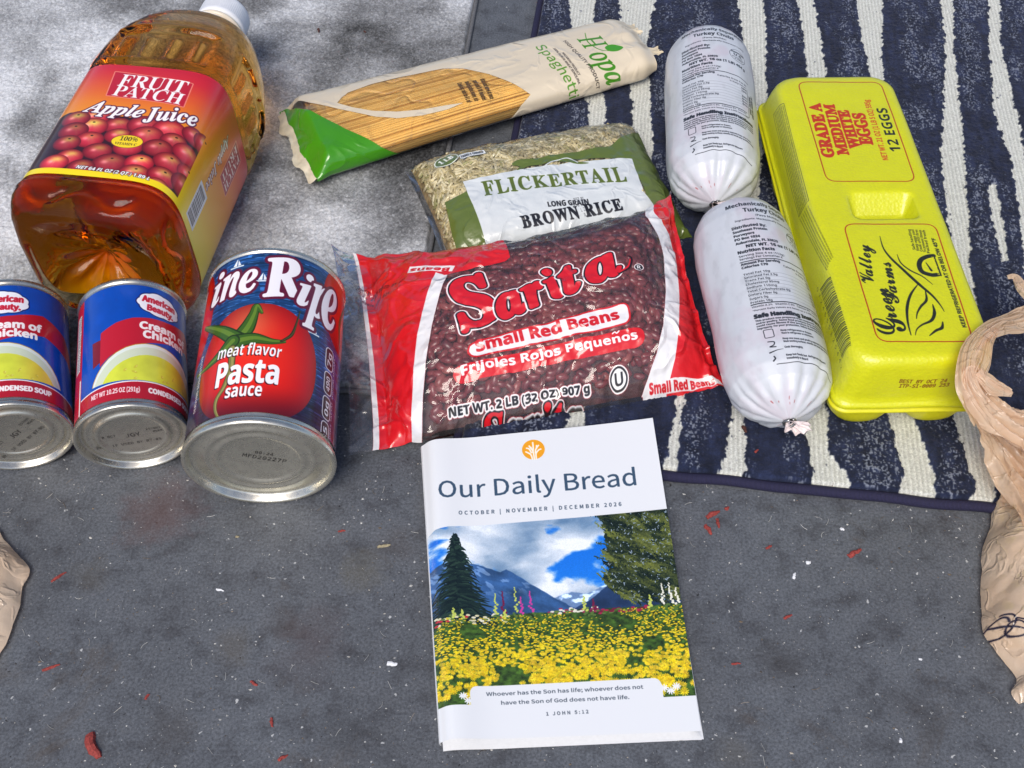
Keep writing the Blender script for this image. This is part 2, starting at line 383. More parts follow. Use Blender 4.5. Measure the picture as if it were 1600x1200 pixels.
# ------------------------------------------------------------------ the ground and the two rugs
def floor_mat():
    m = Mat('painted_concrete'); m.set(Roughness=.62); m.p.inputs['Specular IOR Level'].default_value = .35
    big = m.noise(9, 4, .6); mid = m.noise(60, 5, .65); fine = m.noise(650, 3, .7)
    a = m.ramp(big.outputs[0], [(.3, srgb((79, 82, 87))), (.55, srgb((88, 92, 98))), (.75, srgb((95, 100, 106)))])
    b = m.ramp(mid.outputs[0], [(.32, (.62, .6, .6)), (.5, (1, 1, 1)), (.72, (1.12, 1.1, 1.08))])
    c = m.ramp(fine.outputs[0], [(.3, (.6, .6, .6)), (.5, (1, 1, 1)), (.72, (1.5, 1.5, 1.5))])
    col = m.mix(a.outputs[0], b.outputs[0], 1., 'MULTIPLY'); col = m.mix(col, c.outputs[0], 1., 'MULTIPLY')
    tc = m.n('ShaderNodeTexCoord')
    # dark stains and rusty dust with shapes of their own
    st = m.noise(17, 5, .7); sr = m.ramp(st.outputs[0], [(.66, (0, 0, 0)), (.76, (1, 1, 1))]); col = m.mix(col, srgb((52, 47, 44)), m.n('ShaderNodeMath', operation='MULTIPLY').outputs[0])
    mm = [x for x in m.t.nodes if x.type == 'MATH'][-1]; m.l(sr.outputs[0], mm.inputs[0]); mm.inputs[1].default_value = .3
    s2 = m.noise(11, 6, .72); s2.inputs['Distortion'].default_value = .6; sr2 = m.ramp(s2.outputs[0], [(.60, (0, 0, 0)), (.72, (.5, .5, .5))]); col = m.mix(col, srgb((78, 66, 52)), sr2.outputs[0])
    for sc, lo, hi, cc, jit in ((190, .09, .14, (176, 178, 178), .8), (95, .028, .05, (205, 205, 200), 1), (130, .05, .085, (38, 38, 40), 1)):
        wv = m.n('ShaderNodeTexNoise', Scale=400.); m.l(tc.outputs['Object'], wv.inputs[0]); ad = m.n('ShaderNodeVectorMath', operation='MULTIPLY_ADD'); m.l(wv.outputs['Color'], ad.inputs[0]); ad.inputs[1].default_value = (.004, .004, 0); m.l(tc.outputs['Object'], ad.inputs[2])
        v = m.n('ShaderNodeTexVoronoi', Scale=float(sc), Randomness=float(jit)); m.l(ad.outputs[0], v.inputs['Vector'])
        d = m.ramp(v.outputs['Distance'], [(lo, (1, 1, 1)), (hi, (0, 0, 0))])
        sel = m.n('ShaderNodeSeparateColor'); m.l(v.outputs['Color'], sel.inputs[0]); g = m.n('ShaderNodeMath', operation='GREATER_THAN'); m.l(sel.outputs[0], g.inputs[0]); g.inputs[1].default_value = .55
        mu = m.n('ShaderNodeMath', operation='MULTIPLY'); m.l(d.outputs[0], mu.inputs[0]); m.l(g.outputs[0], mu.inputs[1])
        col = m.mix(col, srgb(cc), mu.outputs[0])
    # spilt and trodden stains that stay where they are
    dn = m.noise(70, 5, .7)
    for px, py, rad, cc, k in ((255, 797, 26, (92, 58, 54), .6), (230, 815, 18, (84, 60, 52), .4), (490, 985, 16, (74, 62, 62), .6), (478, 1022, 22, (72, 62, 64), .5), (568, 893, 14, (96, 88, 62), .5), (620, 850, 14, (70, 60, 52), .5), (365, 1010, 12, (84, 74, 56), .5), (270, 1140, 14, (56, 50, 46), .6), (1215, 1040, 14, (48, 44, 42), .7), (1422, 1096, 14, (48, 44, 44), .6), (1452, 1130, 12, (46, 44, 44), .5), (440, 975, 12, (76, 66, 60), .4), (140, 900, 12, (88, 80, 62), .4), (530, 1150, 14, (44, 44, 46), .6), (1150, 1180, 12, (80, 74, 60), .5)):
        g0 = G(px, py, 0) / 1000; sb = m.n('ShaderNodeVectorMath', operation='DISTANCE'); m.l(tc.outputs['Object'], sb.inputs[0]); sb.inputs[1].default_value = tuple(g0)
        dv = m.n('ShaderNodeMath', operation='MULTIPLY_ADD'); m.l(dn.outputs[0], dv.inputs[0]); dv.inputs[1].default_value = -rad * .0022; m.l(sb.outputs['Value'], dv.inputs[2])
        mr = m.n('ShaderNodeMapRange'); m.l(dv.outputs[0], mr.inputs['Value']); mr.inputs['From Min'].default_value = -rad * .0008; mr.inputs['From Max'].default_value = rad * .0001; mr.inputs['To Min'].default_value = k * .55; mr.inputs['To Max'].default_value = 0
        col = m.mix(col, srgb(cc), mr.outputs[0])
    m.l(col, m.p.inputs['Base Color'])
    b1 = m.bump(fine.outputs[0], .5, .0006); m.bump(mid.outputs[0], .3, .0015, b1)
    return m.m
fl = mesh('floor', [(-40000, -40000, 0), (40000, -40000, 0), (40000, 40000, 0), (-40000, 40000, 0)], [(0, 1, 2, 3)], floor_mat(), smooth=False)
fl['kind'] = 'structure'

class Frame:
    def __init__(s, O, ang, z): s.O = np.array(O[:2], float); s.e1 = np.array([math.cos(ang), math.sin(ang)]); s.e2 = np.array([-s.e1[1], s.e1[0]]); s.z = z
    def S(s, u, v): return np.stack([s.O[0] + u * s.e1[0] + v * s.e2[0], s.O[1] + u * s.e1[1] + v * s.e2[1], np.zeros_like(u) + s.z], -1)
    def uv(s, P):
        g = np.array([G(x, y, s.z)[:2] for x, y in P]) - s.O; return np.stack([g @ s.e1, g @ s.e2], -1)
def rug_surface(m, im, scale, bump, lo=.6, hi=1.4):
    t = m.n('ShaderNodeTexImage'); t.image = im; t.extension = 'EXTEND'; t.interpolation = 'Cubic'
    x = m.noise(scale, 4, .75); r = m.ramp(x.outputs[0], [(.28, (lo,) * 3), (.5, (1, 1, 1)), (.75, (hi,) * 3)])
    m.l(m.mix(t.outputs[0], r.outputs[0], 1., 'MULTIPLY'), m.p.inputs['Base Color']); m.set(Roughness=.95); m.p.inputs['Specular IOR Level'].default_value = .15
    m.p.inputs['Sheen Weight'].default_value = .1; m.bump(x.outputs[0], bump, .0015)
    return m.m

# grey speckled rug, top left
fg = Frame(G(628, 611, 5), math.radians(-4.9), 5)
gw, gh = 470., 500.
c = Canvas(gw, gh, 2.5, None, (120, 122, 126))
u, v = c.U - gw, c.V
patch = fbm(u / 75, v / 60, 4, 20); streak = fbm(u / 34 + 4, v / 70, 3, 30)
L = 146 + 250 * (patch - .5) + 60 * (streak - .5)
sp = vn(u / .75, v / .75, 40) * .55 + vn(u / 1.6, v / 1.6, 41) * .45
L = L + (sp - .5) * 84 + np.where(vn(u / .9, v / .9, 43) > .88, 40, 0)
L = np.clip(L, 30, 215)
c.img = np.stack([L * .985, L, L * 1.02], -1) / 255
# a few dark tufts where the pile is worn
im_g = c.image('grey_rug_colours')
rug = thing('rug', 'speckled grey low pile rug under the juice bottle and spaghetti', 'rug', G(400, 300, 0))
gu, gv = np.meshgrid(np.linspace(-gw, 0, 471), np.linspace(0, gh, 501))
edge = sstep(0, 3, -gu) * sstep(0, 3, gv)
hz = (RS.rand(*gu.shape) * .9 + vn(gu / 2.2, gv / 2.2, 44) * 1.1 + fbm(gu / 60, gv / 60, 3, 45) * 1.5) * edge - 4.6 * (1 - edge)
Pm = fg.S(gu, gv); Pm[..., 2] += hz - .8
grid('pile', Pm, rug_surface(Mat('grey_pile'), im_g, 900, .45, .74, 1.26), rug, np.stack([(gu + gw) / gw, gv / gh], -1))
hem = []
for t in np.linspace(0, 1, 60): hem.append(np.r_[fg.S(np.array(-gw * (1 - t)), np.array(-.6))[:2], 2.2])
for t in np.linspace(0.01, 1, 60): hem.append(np.r_[fg.S(np.array(.6), np.array(gh * t))[:2], 2.2])
mesh('hem', *tube(hem, 2.0, 8), plain('grey_hem', (96, 97, 100), .9, scale=900, amp=.3), rug)

# navy rug with cream stripes, right
fn = Frame((-33.9, -56), math.radians(-7.1), 7)
nw, nh = 480., 540.
c = Canvas(nw, nh, 2.5, None, (30, 36, 60)); c.inv = lambda P: fn.uv(np.atleast_2d(np.array(P, float)))
U, V = c.U, c.V
stripes = [
 [(-40, 880, 930), (0, 888, 930), (44, 893, 928), (90, 895, 925), (160, 918, 946), (200, 920, 944), (300, 905, 930), (420, 895, 925), (640, 888, 914), (668, 885, 912), (740, 878, 908)],
 [(-40, 975, 1035), (0, 966, 1026), (30, 968, 1018), (68, 970, 1012), (160, 988, 1016), (224, 986, 1020), (330, 985, 1016), (480, 1020, 1040), (620, 1058, 1069), (680, 1048, 1062), (741, 1034, 1056), (770, 1030, 1050)],
 [(-40, 1140, 1190), (0, 1150, 1192), (40, 1158, 1196), (130, 1167, 1197), (147, 1168, 1198), (250, 1166, 1190), (420, 1160, 1182), (560, 1150, 1172), (659, 1143, 1166), (700, 1134, 1164), (755, 1115, 1162), (790, 1108, 1160)],
 [(-40, 1238, 1268), (0, 1244, 1270), (50, 1254, 1280), (110, 1261, 1290), (250, 1262, 1288), (450, 1262, 1290), (663, 1261, 1292), (707, 1263, 1292), (741, 1272, 1322), (767, 1262, 1325), (800, 1262, 1330)],
 [(-40, 1330, 1380), (0, 1337, 1379), (60, 1345, 1378), (115, 1358, 1379), (300, 1365, 1390), (500, 1375, 1412), (649, 1385, 1429), (683, 1397, 1436), (741, 1412, 1462), (782, 1400, 1462), (800, 1400, 1462)],
 [(-40, 1466, 1488), (0, 1470, 1489), (80, 1476, 1490), (183, 1473, 1502), (256, 1470, 1508), (338, 1480, 1513), (416, 1490, 1515), (520, 1494, 1530), (649, 1490, 1548), (707, 1506, 1570), (755, 1524, 1560), (787, 1515, 1550), (810, 1512, 1546)],
 [(-40, 1540, 1560), (0, 1544, 1562), (80, 1545, 1565), (173, 1552, 1588), (250, 1578, 1602), (340, 1593, 1612), (420, 1600, 1622), (600, 1610, 1640), (800, 1640, 1660)],
 [(290, 1543, 1557), (330, 1546, 1564), (380, 1559, 1571), (412, 1566, 1572)],
 [(95, 1478, 1481), (130, 1476, 1483), (170, 1480, 1485)],
]
base = c.img.copy()
stripe_mask = np.zeros((c.ny, c.nx))
c.a[:] = 0
for s_ in stripes:
    s_ = sorted(s_); P = [(x0, y) for y, x0, x1 in s_] + [(x1, y) for y, x0, x1 in s_[::-1]]
    c.poly(P, (1, 1, 1), rag=2.6)
mask = c.a.copy(); c.a[:] = 1
soft = mask.copy()
for k in range(3): soft = (np.roll(soft, 2, 1) + np.roll(soft, -2, 1) + soft + np.roll(soft, 2, 0) + np.roll(soft, -2, 0)) / 5
brk = vn(U / 1.1, V / 1.5, 69) * .6 + vn(U / 2.6, V / 4, 70) * .4
mask = np.clip((soft - .5 + (brk - .5) * 1.1) * 6 + .5, 0, 1) * np.clip(soft * 4, 0, 1) * (1 - .8 * sstep(.83, .9, fbm(U / 3, V / 5, 3, 71)))
# thread flecks: short pale loops crowded in the middle of each navy band
cl = fbm(U / 16, V / 40, 3, 60); fk = vn(U / .8 + .8 * vn(U / 3, V / 3, 62), V / 1.5, 61); fk2 = vn(U / 1.5, V / .7, 63)
den = np.clip((cl - .34) * 3.4, 0, 1)
near = mask.copy()
for k in range(5): near = (np.roll(near, 4, 1) + np.roll(near, -4, 1) + near) / 3
den = den * (1 - .85 * np.clip(near * 2.2, 0, 1))
fl_ = sstep(.62, .74, fk * .6 + fk2 * .4 + .22 * (den - .55)) * np.clip(den * 1.7, 0, 1)
navy = np.array([30, 36, 56]) / 255 * (.8 + .5 * fbm(U / 3, V / 26, 3, 72))[..., None] * (0.75 + .6 * fbm(U / 5, V / 5, 3, 64))[..., None]
col = navy * (1 - fl_[..., None] * .9) + np.array([126, 133, 148]) / 255 * fl_[..., None] * .9
rib = .5 + .5 * np.cos(2 * PI * (U + .8 * vn(U / 9, V / 9, 66)) / 2.9)
cream = np.array([212, 214, 206]) / 255 * (.88 + .12 * rib + .12 * (fbm(U / 2, V / 2, 3, 67) - .5))[..., None]
dirt = (vn(U / .9, V / .9, 68) > .965)[..., None] * .6
cream = cream * (1 - dirt) + np.array([60, 45, 40]) / 255 * dirt
col = col * (1 - mask[..., None]) + cream * mask[..., None]
c.img = np.clip(col, 0, 1)
im_n = c.image('navy_rug_colours')
rug2 = thing('rug', 'navy blue rug with ragged cream stripes under the egg carton', 'rug', G(1400, 400, 0))
gu, gv = np.meshgrid(np.linspace(0, nw, 481), np.linspace(0, nh, 541))
iu = np.clip((gu * c.ppm).astype(int), 0, c.nx - 1); iv = np.clip((gv * c.ppm).astype(int), 0, c.ny - 1)
edge = sstep(0, 3, gu) * sstep(0, 3, gv)
mk = mask[iv, iu]; rb = rib[iv, iu]
hz = ((1 - mk) * (1.3 + RS.rand(*gu.shape) * 1.0 + fl_[iv, iu] * .6) + mk * (rb * .9) + fbm(gu / 70, gv / 70, 3, 45) * 1.6) * edge - 6 * (1 - edge)
Pm = fn.S(gu, gv); Pm[..., 2] += hz - 1.0
grid('pile', Pm, rug_surface(Mat('navy_pile'), im_n, 800, .5), rug2, np.stack([gu / nw, gv / nh], -1))
bind = []
for t in np.linspace(0, 1, 90): p = fn.S(np.array(nw * t), np.array(-1.2 + 1.0 * math.sin(t * 40) * .4)); bind.append((p[0], p[1], 3.6 + .5 * math.sin(t * 60)))
m = Mat('navy_binding'); m.set(Roughness=.8); tcb = m.n('ShaderNodeTexCoord'); wv = m.n('ShaderNodeTexWave', Scale=420., Distortion=2.); m.l(tcb.outputs['Object'], wv.inputs[0])
r = m.ramp(wv.outputs[0], [(.2, srgb((18, 18, 38))), (.8, srgb((44, 42, 80)))]); m.l(r.outputs[0], m.p.inputs['Base Color']); m.bump(wv.outputs[0], .6, .0006)
mesh('binding', *tube(bind, 3.3, 10), m.m, rug2)
bind2 = [(*fn.S(np.array(-1.2), np.array(nh * t))[:2], 3.6) for t in np.linspace(0, 1, 60)]
mesh('binding', *tube(bind2, 3.0, 10), m.m, rug2)

# ------------------------------------------------------------------ tins
def axis_frame(x, y, z, yaw, tilt):
    # local +Y runs along the tin away from its near end, +Z up
    return Matrix.Translation((x, y, z)) @ Matrix.Rotation(-yaw, 4, 'Z') @ Matrix.Rotation(tilt, 4, 'X')
def steel(name, col=(206, 202, 190), rough=.27):
    m = Mat(name); m.set(Metallic=.92, Roughness=rough)
    x = m.noise(180, 4, .6); r = m.ramp(x.outputs[0], [(.3, srgb([v * .97 for v in col])), (.7, srgb([min(v * 1.02, 255) for v in col]))]); m.l(r.outputs[0], m.p.inputs['Base Color'])
    rr = m.ramp(x.outputs[0], [(.3, (rough * .8,) * 3), (.7, (rough * 1.25,) * 3)]); m.l(rr.outputs[0], m.p.inputs['Roughness']); m.bump(x.outputs[0], .08, .0004)
    return m.m
def can_S(M, r, v0):
    A = np.array(M)
    def S(u, v):
        th = u / r - PI; P = np.stack([r * np.sin(th), v + v0, r * np.cos(th), np.ones_like(th)], -1); return (P @ A.T)[..., :3]
    return S
def flat_text(name, lines, mat, parent, size, M):
    # lines of ink lying flat: built as thin letter shapes set on the metal
    V = []; F = []
    for body, f, dx, dz, sc in lines:
        v, t, cap = tris(body, f); v = v * size * sc / cap; v = v - [v[:, 0].mean(), 0]; n = len(V)
        V += [(a + dx, 0, b + dz) for a, b in v]; F += [tuple(int(k) + n for k in q) for q in t]
    A = np.array(M); V = (np.c_[np.array(V), np.ones(len(V))] @ A.T)[:, :3]
    return mesh(name, V, F, mat, parent, smooth=False, world=False)
ink = plain('black_ink', (32, 30, 30), .6, bs=0)

soup_yaw, soup_tilt, soup_r, soup_L = -.20, .035, 32.2, 99.
soup_pos = (-224.3, -67.2, soup_r + .9)
M2 = axis_frame(*soup_pos, soup_yaw, soup_tilt)
LR, LV0, LV1 = soup_r + .25, 6., 93.5
c = Canvas(2 * PI * LR, LV1 - LV0, 6, can_S(M2, LR, LV0), (8, 72, 172))
Z = lambda P: [(x / 3.635, 420 + y / 3.635) for x, y in P]
bl = fbm(c.U / 9, c.V / 9, 4, 80)[..., None]; c.img = np.clip(c.img * (.93 + .16 * bl), 0, 1)
u0 = PI * LR; W_ = c.w; H_ = c.h
uv = lambda P: c.inv(Z(P))
# red banner with a folded tail, cloud badge, bowl of soup
c.poly(Z([(525, 430), (600, 395), (612, 500), (528, 572)]), (122, 20, 38))
q = uv([(572, 368), (660, 305), (750, 278), (850, 280), (950, 310), (1045, 372), (1050, 490), (950, 432), (800, 425), (700, 450), (620, 500), (566, 560)])
k = q[5, 0] + np.array([18, 26, 27, 20]); c.poly(np.r_[q[:6], [[k[0], q[5, 1] - 7], [k[1], q[5, 1] - 16], [k[2], q[6, 1] - 14], [k[3], q[6, 1] - 8]], q[6:]], (186, 27, 46), True)
a = uv([(905, 213)])[0]; bump_ = []
for t in np.linspace(0, 2 * PI, 90, endpoint=False): rr_ = 1 + .07 * abs(math.sin(4.5 * t)); bump_.append((a[0] + .6 + 13.6 * rr_ * math.cos(t) + 1.2 * math.sin(t) * 0, a[1] + 8.6 * rr_ * math.sin(t) - .07 * 13 * math.cos(t)))
c.stroke(bump_, 1.6, (10, 28, 100), True, True); c.poly(bump_, (238, 238, 244), True)
c.text('American', (a[0] - 10.6, a[1] + 1.3), (a[0] + 11.4, a[1] - .2), (a[0] - 10.3, a[1] + 6.6), 'src', (196, 24, 50), uv=True, fat=.42)
c.text('Beauty.', (a[0] - 7.6, a[1] - 5.4), (a[0] + 9.8, a[1] - 6.6), (a[0] - 7.3, a[1] - .4), 'src', (196, 24, 50), uv=True, fat=.42)
b = uv([(795, 335)])[0]; c.text('Cream of', (b[0], b[1] - .2), (b[0] + 34, b[1] - 1), (b[0], b[1] + 5.9), 'src', (246, 240, 238), uv=True, fat=.5, arc=.6)
b = uv([(815, 388)])[0]; c.text('Chicken', (b[0], b[1]), (b[0] + 29, b[1] - .6), (b[0], b[1] + 6.2), 'src', (246, 240, 238), uv=True, fat=.5, arc=.6)
pl = uv([(516, 740)])[0]; pt_ = uv([(800, 424)])[0]; bc = (pl[0] + 38.5, pl[1] - 1); rb_ = (38.5, pt_[1] - pl[1] + 1.5)
c.ell(bc, rb_[0] + .5, rb_[1] + .5, (190, 140, 40)); c.ell(bc, *rb_, (222, 230, 222)); c.ell((bc[0], bc[1] - 1), rb_[0] - 1.2, rb_[1] - 1.5, (206, 216, 190))
c.ell((bc[0] + .6, bc[1] - 2), rb_[0] - 5.2, rb_[1] - 6.2, (208, 216, 66))
n1 = fbm(c.U / 7, c.V / 7, 3, 81); inb = ((c.U - bc[0] - .6) / (rb_[0] - 5.2)) ** 2 + ((c.V - bc[1] + 2) / (rb_[1] - 6.2)) ** 2 < 1
c.img[inb] = np.clip(c.img[inb] * (.93 + .14 * n1[inb][:, None]) + np.stack([.10 * sstep(5, 30, c.U[inb] - bc[0]), -.07 * sstep(5, 30, c.U[inb] - bc[0]), 0 * c.U[inb]], -1), 0, 1)
for i in range(34):
    t = RS.rand() * 2 * PI; rr_ = RS.rand() ** .5 * .8; p = (bc[0] + rr_ * (rb_[0] - 6) * math.cos(t), bc[1] + rr_ * abs(rb_[1] - 6) * math.sin(t) * .9)
    c.ell(p, .9 + RS.rand(), .5 + .4 * RS.rand(), (196, 178, 58), RS.rand() * 3, al=.6); c.ell((p[0] + .5, p[1] + .3), .6, .3, (236, 232, 150), RS.rand() * 3, al=.6)
c.poly([(0, -1), (W_, -1), (W_, 13.0), (0, 13.0)], (240, 236, 234), True)
vb = np.linspace(0, W_, 80); arcv = lambda x: 12.2 - 2.2 * ((x - bc[0]) / 40) ** 2 * (np.abs(x - bc[0]) < 46) - 2.9 * (np.abs(x - bc[0]) >= 46)
c.poly([(0, 13.2), *[(x, arcv(x) + .8) for x in vb], (W_, 13.2)], (8, 72, 172), True)
c.poly([(0, -1), *[(x, arcv(x)) for x in vb], (W_, -1)], (176, 26, 44), True)
c.text('NET WT 10.25 OZ (291g)', (bc[0] - 38, 4.6), (bc[0] - 9.5, 4.9), (bc[0] - 38, 8.4), 'src', (246, 240, 238), uv=True, fat=.12)
c.text('CONDENSED SOUP', (bc[0] - 4.5, 4.9), (bc[0] + 30, 4.7), (bc[0] - 4.5, 8.8), 'src', (246, 240, 238), uv=True, fat=.34)
# red strip and white copy block on the left side
e = uv([(468, 500)])[0]
c.poly([(e[0] - 13, -1), (e[0], -1), (e[0], H_ + 1), (e[0] - 13, H_ + 1)], (190, 30, 48), True)
c.poly([(e[0] - 9, 34), (e[0] - 2.6, 34), (e[0] - 2.6, 78), (e[0] - 9, 78)], (232, 230, 226), True)
for i in range(4): c.text('CONDENSED CREAM OF CHICKEN SOUP'[i:i + 24], (e[0] - 7.9 + i * 1.5, 77), (e[0] - 7.9 + i * 1.5, 35), (e[0] - 6.9 + i * 1.5, 77), 'bold', (40, 40, 60), uv=True)
c.poly([(e[0] - 2.2, -1), (e[0] - .8, -1), (e[0] - .8, 26), (e[0] - 2.2, 26)], (236, 232, 230), True)
c.poly([(e[0] - 60, 12), (e[0] - 22, 12), (e[0] - 22, 70), (e[0] - 60, 70)], (236, 236, 236), True)
for i in range(12): c.poly([(e[0] - 57, 16 + i * 4.3), (e[0] - 25 - (i * 7) % 9, 16 + i * 4.3), (e[0] - 25 - (i * 7) % 9, 17.2 + i * 4.3), (e[0] - 57, 17.2 + i * 4.3)], (40, 40, 50), True)
im_soup = c.image('soup_label')

def soup_can(label, loc, yaw, tilt, roll):
    t = thing('soup_can', label, 'soup can', loc, group='cans of soup lying on their sides')
    t.matrix_world = axis_frame(loc[0] / 1000, loc[1] / 1000, loc[2] / 1000, yaw, tilt) @ Matrix.Rotation(roll, 4, 'Y')
    return t
t = soup_can('blue and red soup can lying beside the larger tomato can', soup_pos, soup_yaw, soup_tilt, 0)
R_ = soup_r; st = steel('tin_plate')
body = [(0, 3.4), (17.5, 3.4), (18.6, 2.9), (19.4, 2.2), (20.6, 2.2), (21.6, 2.9), (22.6, 3.6), (24.4, 3.9), (25.4, 3.2), (26.4, 2.9), (27.6, 3.6), (28.6, 4.2), (29.6, 4.2), (30.4, 3.2), (30.9, .9), (31.6, .1), (32.4, 0), (33.1, .5), (33.3, 1.8), (33.0, 3.1), (32.0, 3.9), (31.9, 5), (R_, 6.2), (R_, 93), (R_ - .2, 95.0), (32.6, 95.6), (33.2, 96.6), (33.2, 98), (32.6, 98.9), (31.8, 99), (31.1, 98), (30.4, 95.4), (29.5, 95), (26, 95.6), (0, 95.6)]
lathe('tin_body', body, st, t, 80)
th = np.linspace(0, 2 * PI, 121); vv = np.linspace(0, LV1 - LV0, 30); tg, vg = np.meshgrid(th, vv)
dent = .12 * (fbm(tg * 5, vg / 12, 3, 90) - .5) + .22 * np.exp(-((tg - PI + .52) / .16) ** 2) * (vn(tg * 30, vg / 3.2, 91) - .5) * sstep(30, 50, vg)
lr = LR + dent
grid('label', np.stack([lr * np.sin(tg - PI), vg + LV0, lr * np.cos(tg - PI)], -1), printed('soup_label_paper', im_soup, .3, .05, 90, .0008, coat=.35, spec=.3), t, np.stack([tg / 2 / PI, vg / (LV1 - LV0)], -1), world=False)
Mi = Matrix.Translation((0, 2.05, 0))
flat_text('ink_code', [('JGY', 'src', 0, -2, 4.2), ('E57N03 1', 'mono', 14, 2.2, 1.7), ('05892', 'mono', 15, -.8, 1.6), ('8 RC7', 'mono', -14.5, .2, 2.0), ('BEST IF USED BY 07-05-28', 'mono', 1, -9.5, 2.2)], ink, t, 1, Matrix.Translation((0, 3.25, 0)))
t2 = t.copy(); COL.objects.link(t2); t2['label'] = 'soup can cut by the frame edge, its cloud badge turned upward'
for ch in list(t.children): d = ch.copy(); d.parent = t2; COL.objects.link(d)
t2.matrix_world = axis_frame(-.2940, -.0668, (soup_r + .9) / 1000, -.27, soup_tilt) @ Matrix.Rotation(-.62, 4, 'Y')

# large tomato sauce tin
pr, pL, p_yaw, p_tilt = 42.3, 129., -.048, .03
p_pos = (-143.9, -92.6, pr + .8)
Mp = axis_frame(*p_pos, p_yaw, p_tilt)
PR, PV0, PV1 = pr + .3, 7.5, 125.
c = Canvas(2 * PI * PR, PV1 - PV0, 6, can_S(Mp, PR, PV0), (30, 66, 112))
Z = lambda P: [(280 + x / 2.857, 380 + y / 2.857) for x, y in P]
uv = lambda P: c.inv(Z(P))
# blue brushed water
n1 = fbm(c.U / 14 + .8 * np.sin(c.V / 9), c.V / 1.1, 3, 100); n2 = vn(c.U / 5, c.V / .55, 103)
c.img = np.clip(np.array([26, 62, 110]) / 255 * (.45 + 1.1 * n1)[..., None] + (n2 > .78)[..., None] * np.array([70, 110, 150]) / 255 * .5, 0, 1)
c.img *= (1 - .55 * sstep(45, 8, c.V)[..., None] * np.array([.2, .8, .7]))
for bx, by in ((262, 90), (375, 150), (512, 80), (600, 385)):
    b = uv([(bx, by)])[0]
    c.poly([b + (-.4, -2.4), b + (-.2, 3.6), b + (-3, -2.2)], (235, 240, 240), True); c.poly([b + (.4, -2.4), b + (.3, 2.6), b + (2.6, -2.2)], (226, 232, 236), True); c.stroke([b + (-4.6, -3.1), b + (4, -3.1)], 1, (220, 230, 235), True)
def tomato(cu, cv, ru, rv, al=1.):
    x = (c.U - cu) / ru; y = (c.V - cv) / rv; d = (np.abs(x) ** 2.25 + np.abs(y) ** 2.25) ** (1 / 2.25); m = np.clip((1 - d) * min(ru, rv) * 6 * .5, 0, 1) * al
    sh = np.clip(d, 0, 1); n = fbm((c.U) / 12, c.V / 12, 3, 110)
    colr = np.stack([.92 - .30 * sh ** 3 + 0 * x, .155 - .1 * sh ** 2 + .24 * np.exp(-((x + .15) ** 2 + (y - .62) ** 2) / .16) + .05 * (n - .5), .10 - .04 * sh + .16 * np.exp(-((x + .15) ** 2 + (y - .62) ** 2) / .13)], -1)
    c.img[:] = c.img * (1 - m[..., None]) + np.clip(colr, 0, 1) * m[..., None]
p = uv([(612, 560), (345, 268), (345, 800)]); cu = uv([(345, 540)])[0][0]; ru = p[0][0] - cu; cv = (p[1][1] + p[2][1]) / 2; rv = (p[1][1] - p[2][1]) / 2
sd = uv([(655, 260)])[0]; tomato(sd[0] + 21, sd[1] + 4, 24, 33)
sd2 = uv([(145, 240)])[0]; tomato(sd2[0] - 17, sd2[1] - 14, 22, 40)
c.stroke([(sd[0] + 26, sd[1] + 14), (sd[0] + 18, sd[1] - 4), (sd[0] + 20, sd[1] - 22)], [2, 4, 1.5], (62, 84, 30), True, smooth=6)
tomato(cu - 1.5, cv, ru + 1.5, rv)
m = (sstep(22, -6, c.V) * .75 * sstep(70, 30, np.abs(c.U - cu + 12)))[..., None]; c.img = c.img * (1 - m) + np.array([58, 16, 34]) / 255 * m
def leaf(P, w, cols=((58, 94, 26), (112, 142, 46), (34, 54, 18))):
    q = spline(uv(P), 8); c.stroke(q, np.array(w) * 1.25, cols[2], True); c.stroke(q, w, cols[0], True); c.stroke(q + (.4, .5), np.array(w) * .4, cols[1], True, al=.7)
leaf([(255, 435), (300, 380), (330, 320), (345, 280), (368, 310)], [10, 8, 5, 3.2, 1.6]); leaf([(255, 430), (190, 395), (118, 382)], [9, 6.5, 2]); leaf([(255, 440), (330, 425), (410, 438), (470, 440)], [9, 6.5, 3.6, 1.5])
leaf([(455, 438), (500, 410), (522, 360), (538, 305)], [1.2, 1.6, 1, .5], ((52, 50, 26), (90, 92, 40), (40, 36, 22))); leaf([(235, 440), (180, 500), (120, 560), (80, 600)], [8, 5.5, 3, 1]); leaf([(235, 470), (230, 560), (200, 640), (165, 700), (160, 750), (182, 798)], [4, 3.4, 2.6, 2.2, 1.6, 1], ((120, 118, 60), (170, 160, 90), (60, 50, 24)))
wl = dict(col=(244, 244, 246), shadow=(-.5, -.6, (60, 20, 26)))
c.text('meat flavor', Z([(170, 522)])[0], Z([(452, 512)])[0], Z([(170, 475)])[0], 'bold', **wl)
c.text('Pasta', Z([(160, 648)])[0], Z([(438, 630)])[0], Z([(163, 548)])[0], 'bold', fat=.3, **wl)
c.text('sauce', Z([(202, 693)])[0], Z([(365, 682)])[0], Z([(200, 638)])[0], 'bold', fat=.1, **wl)
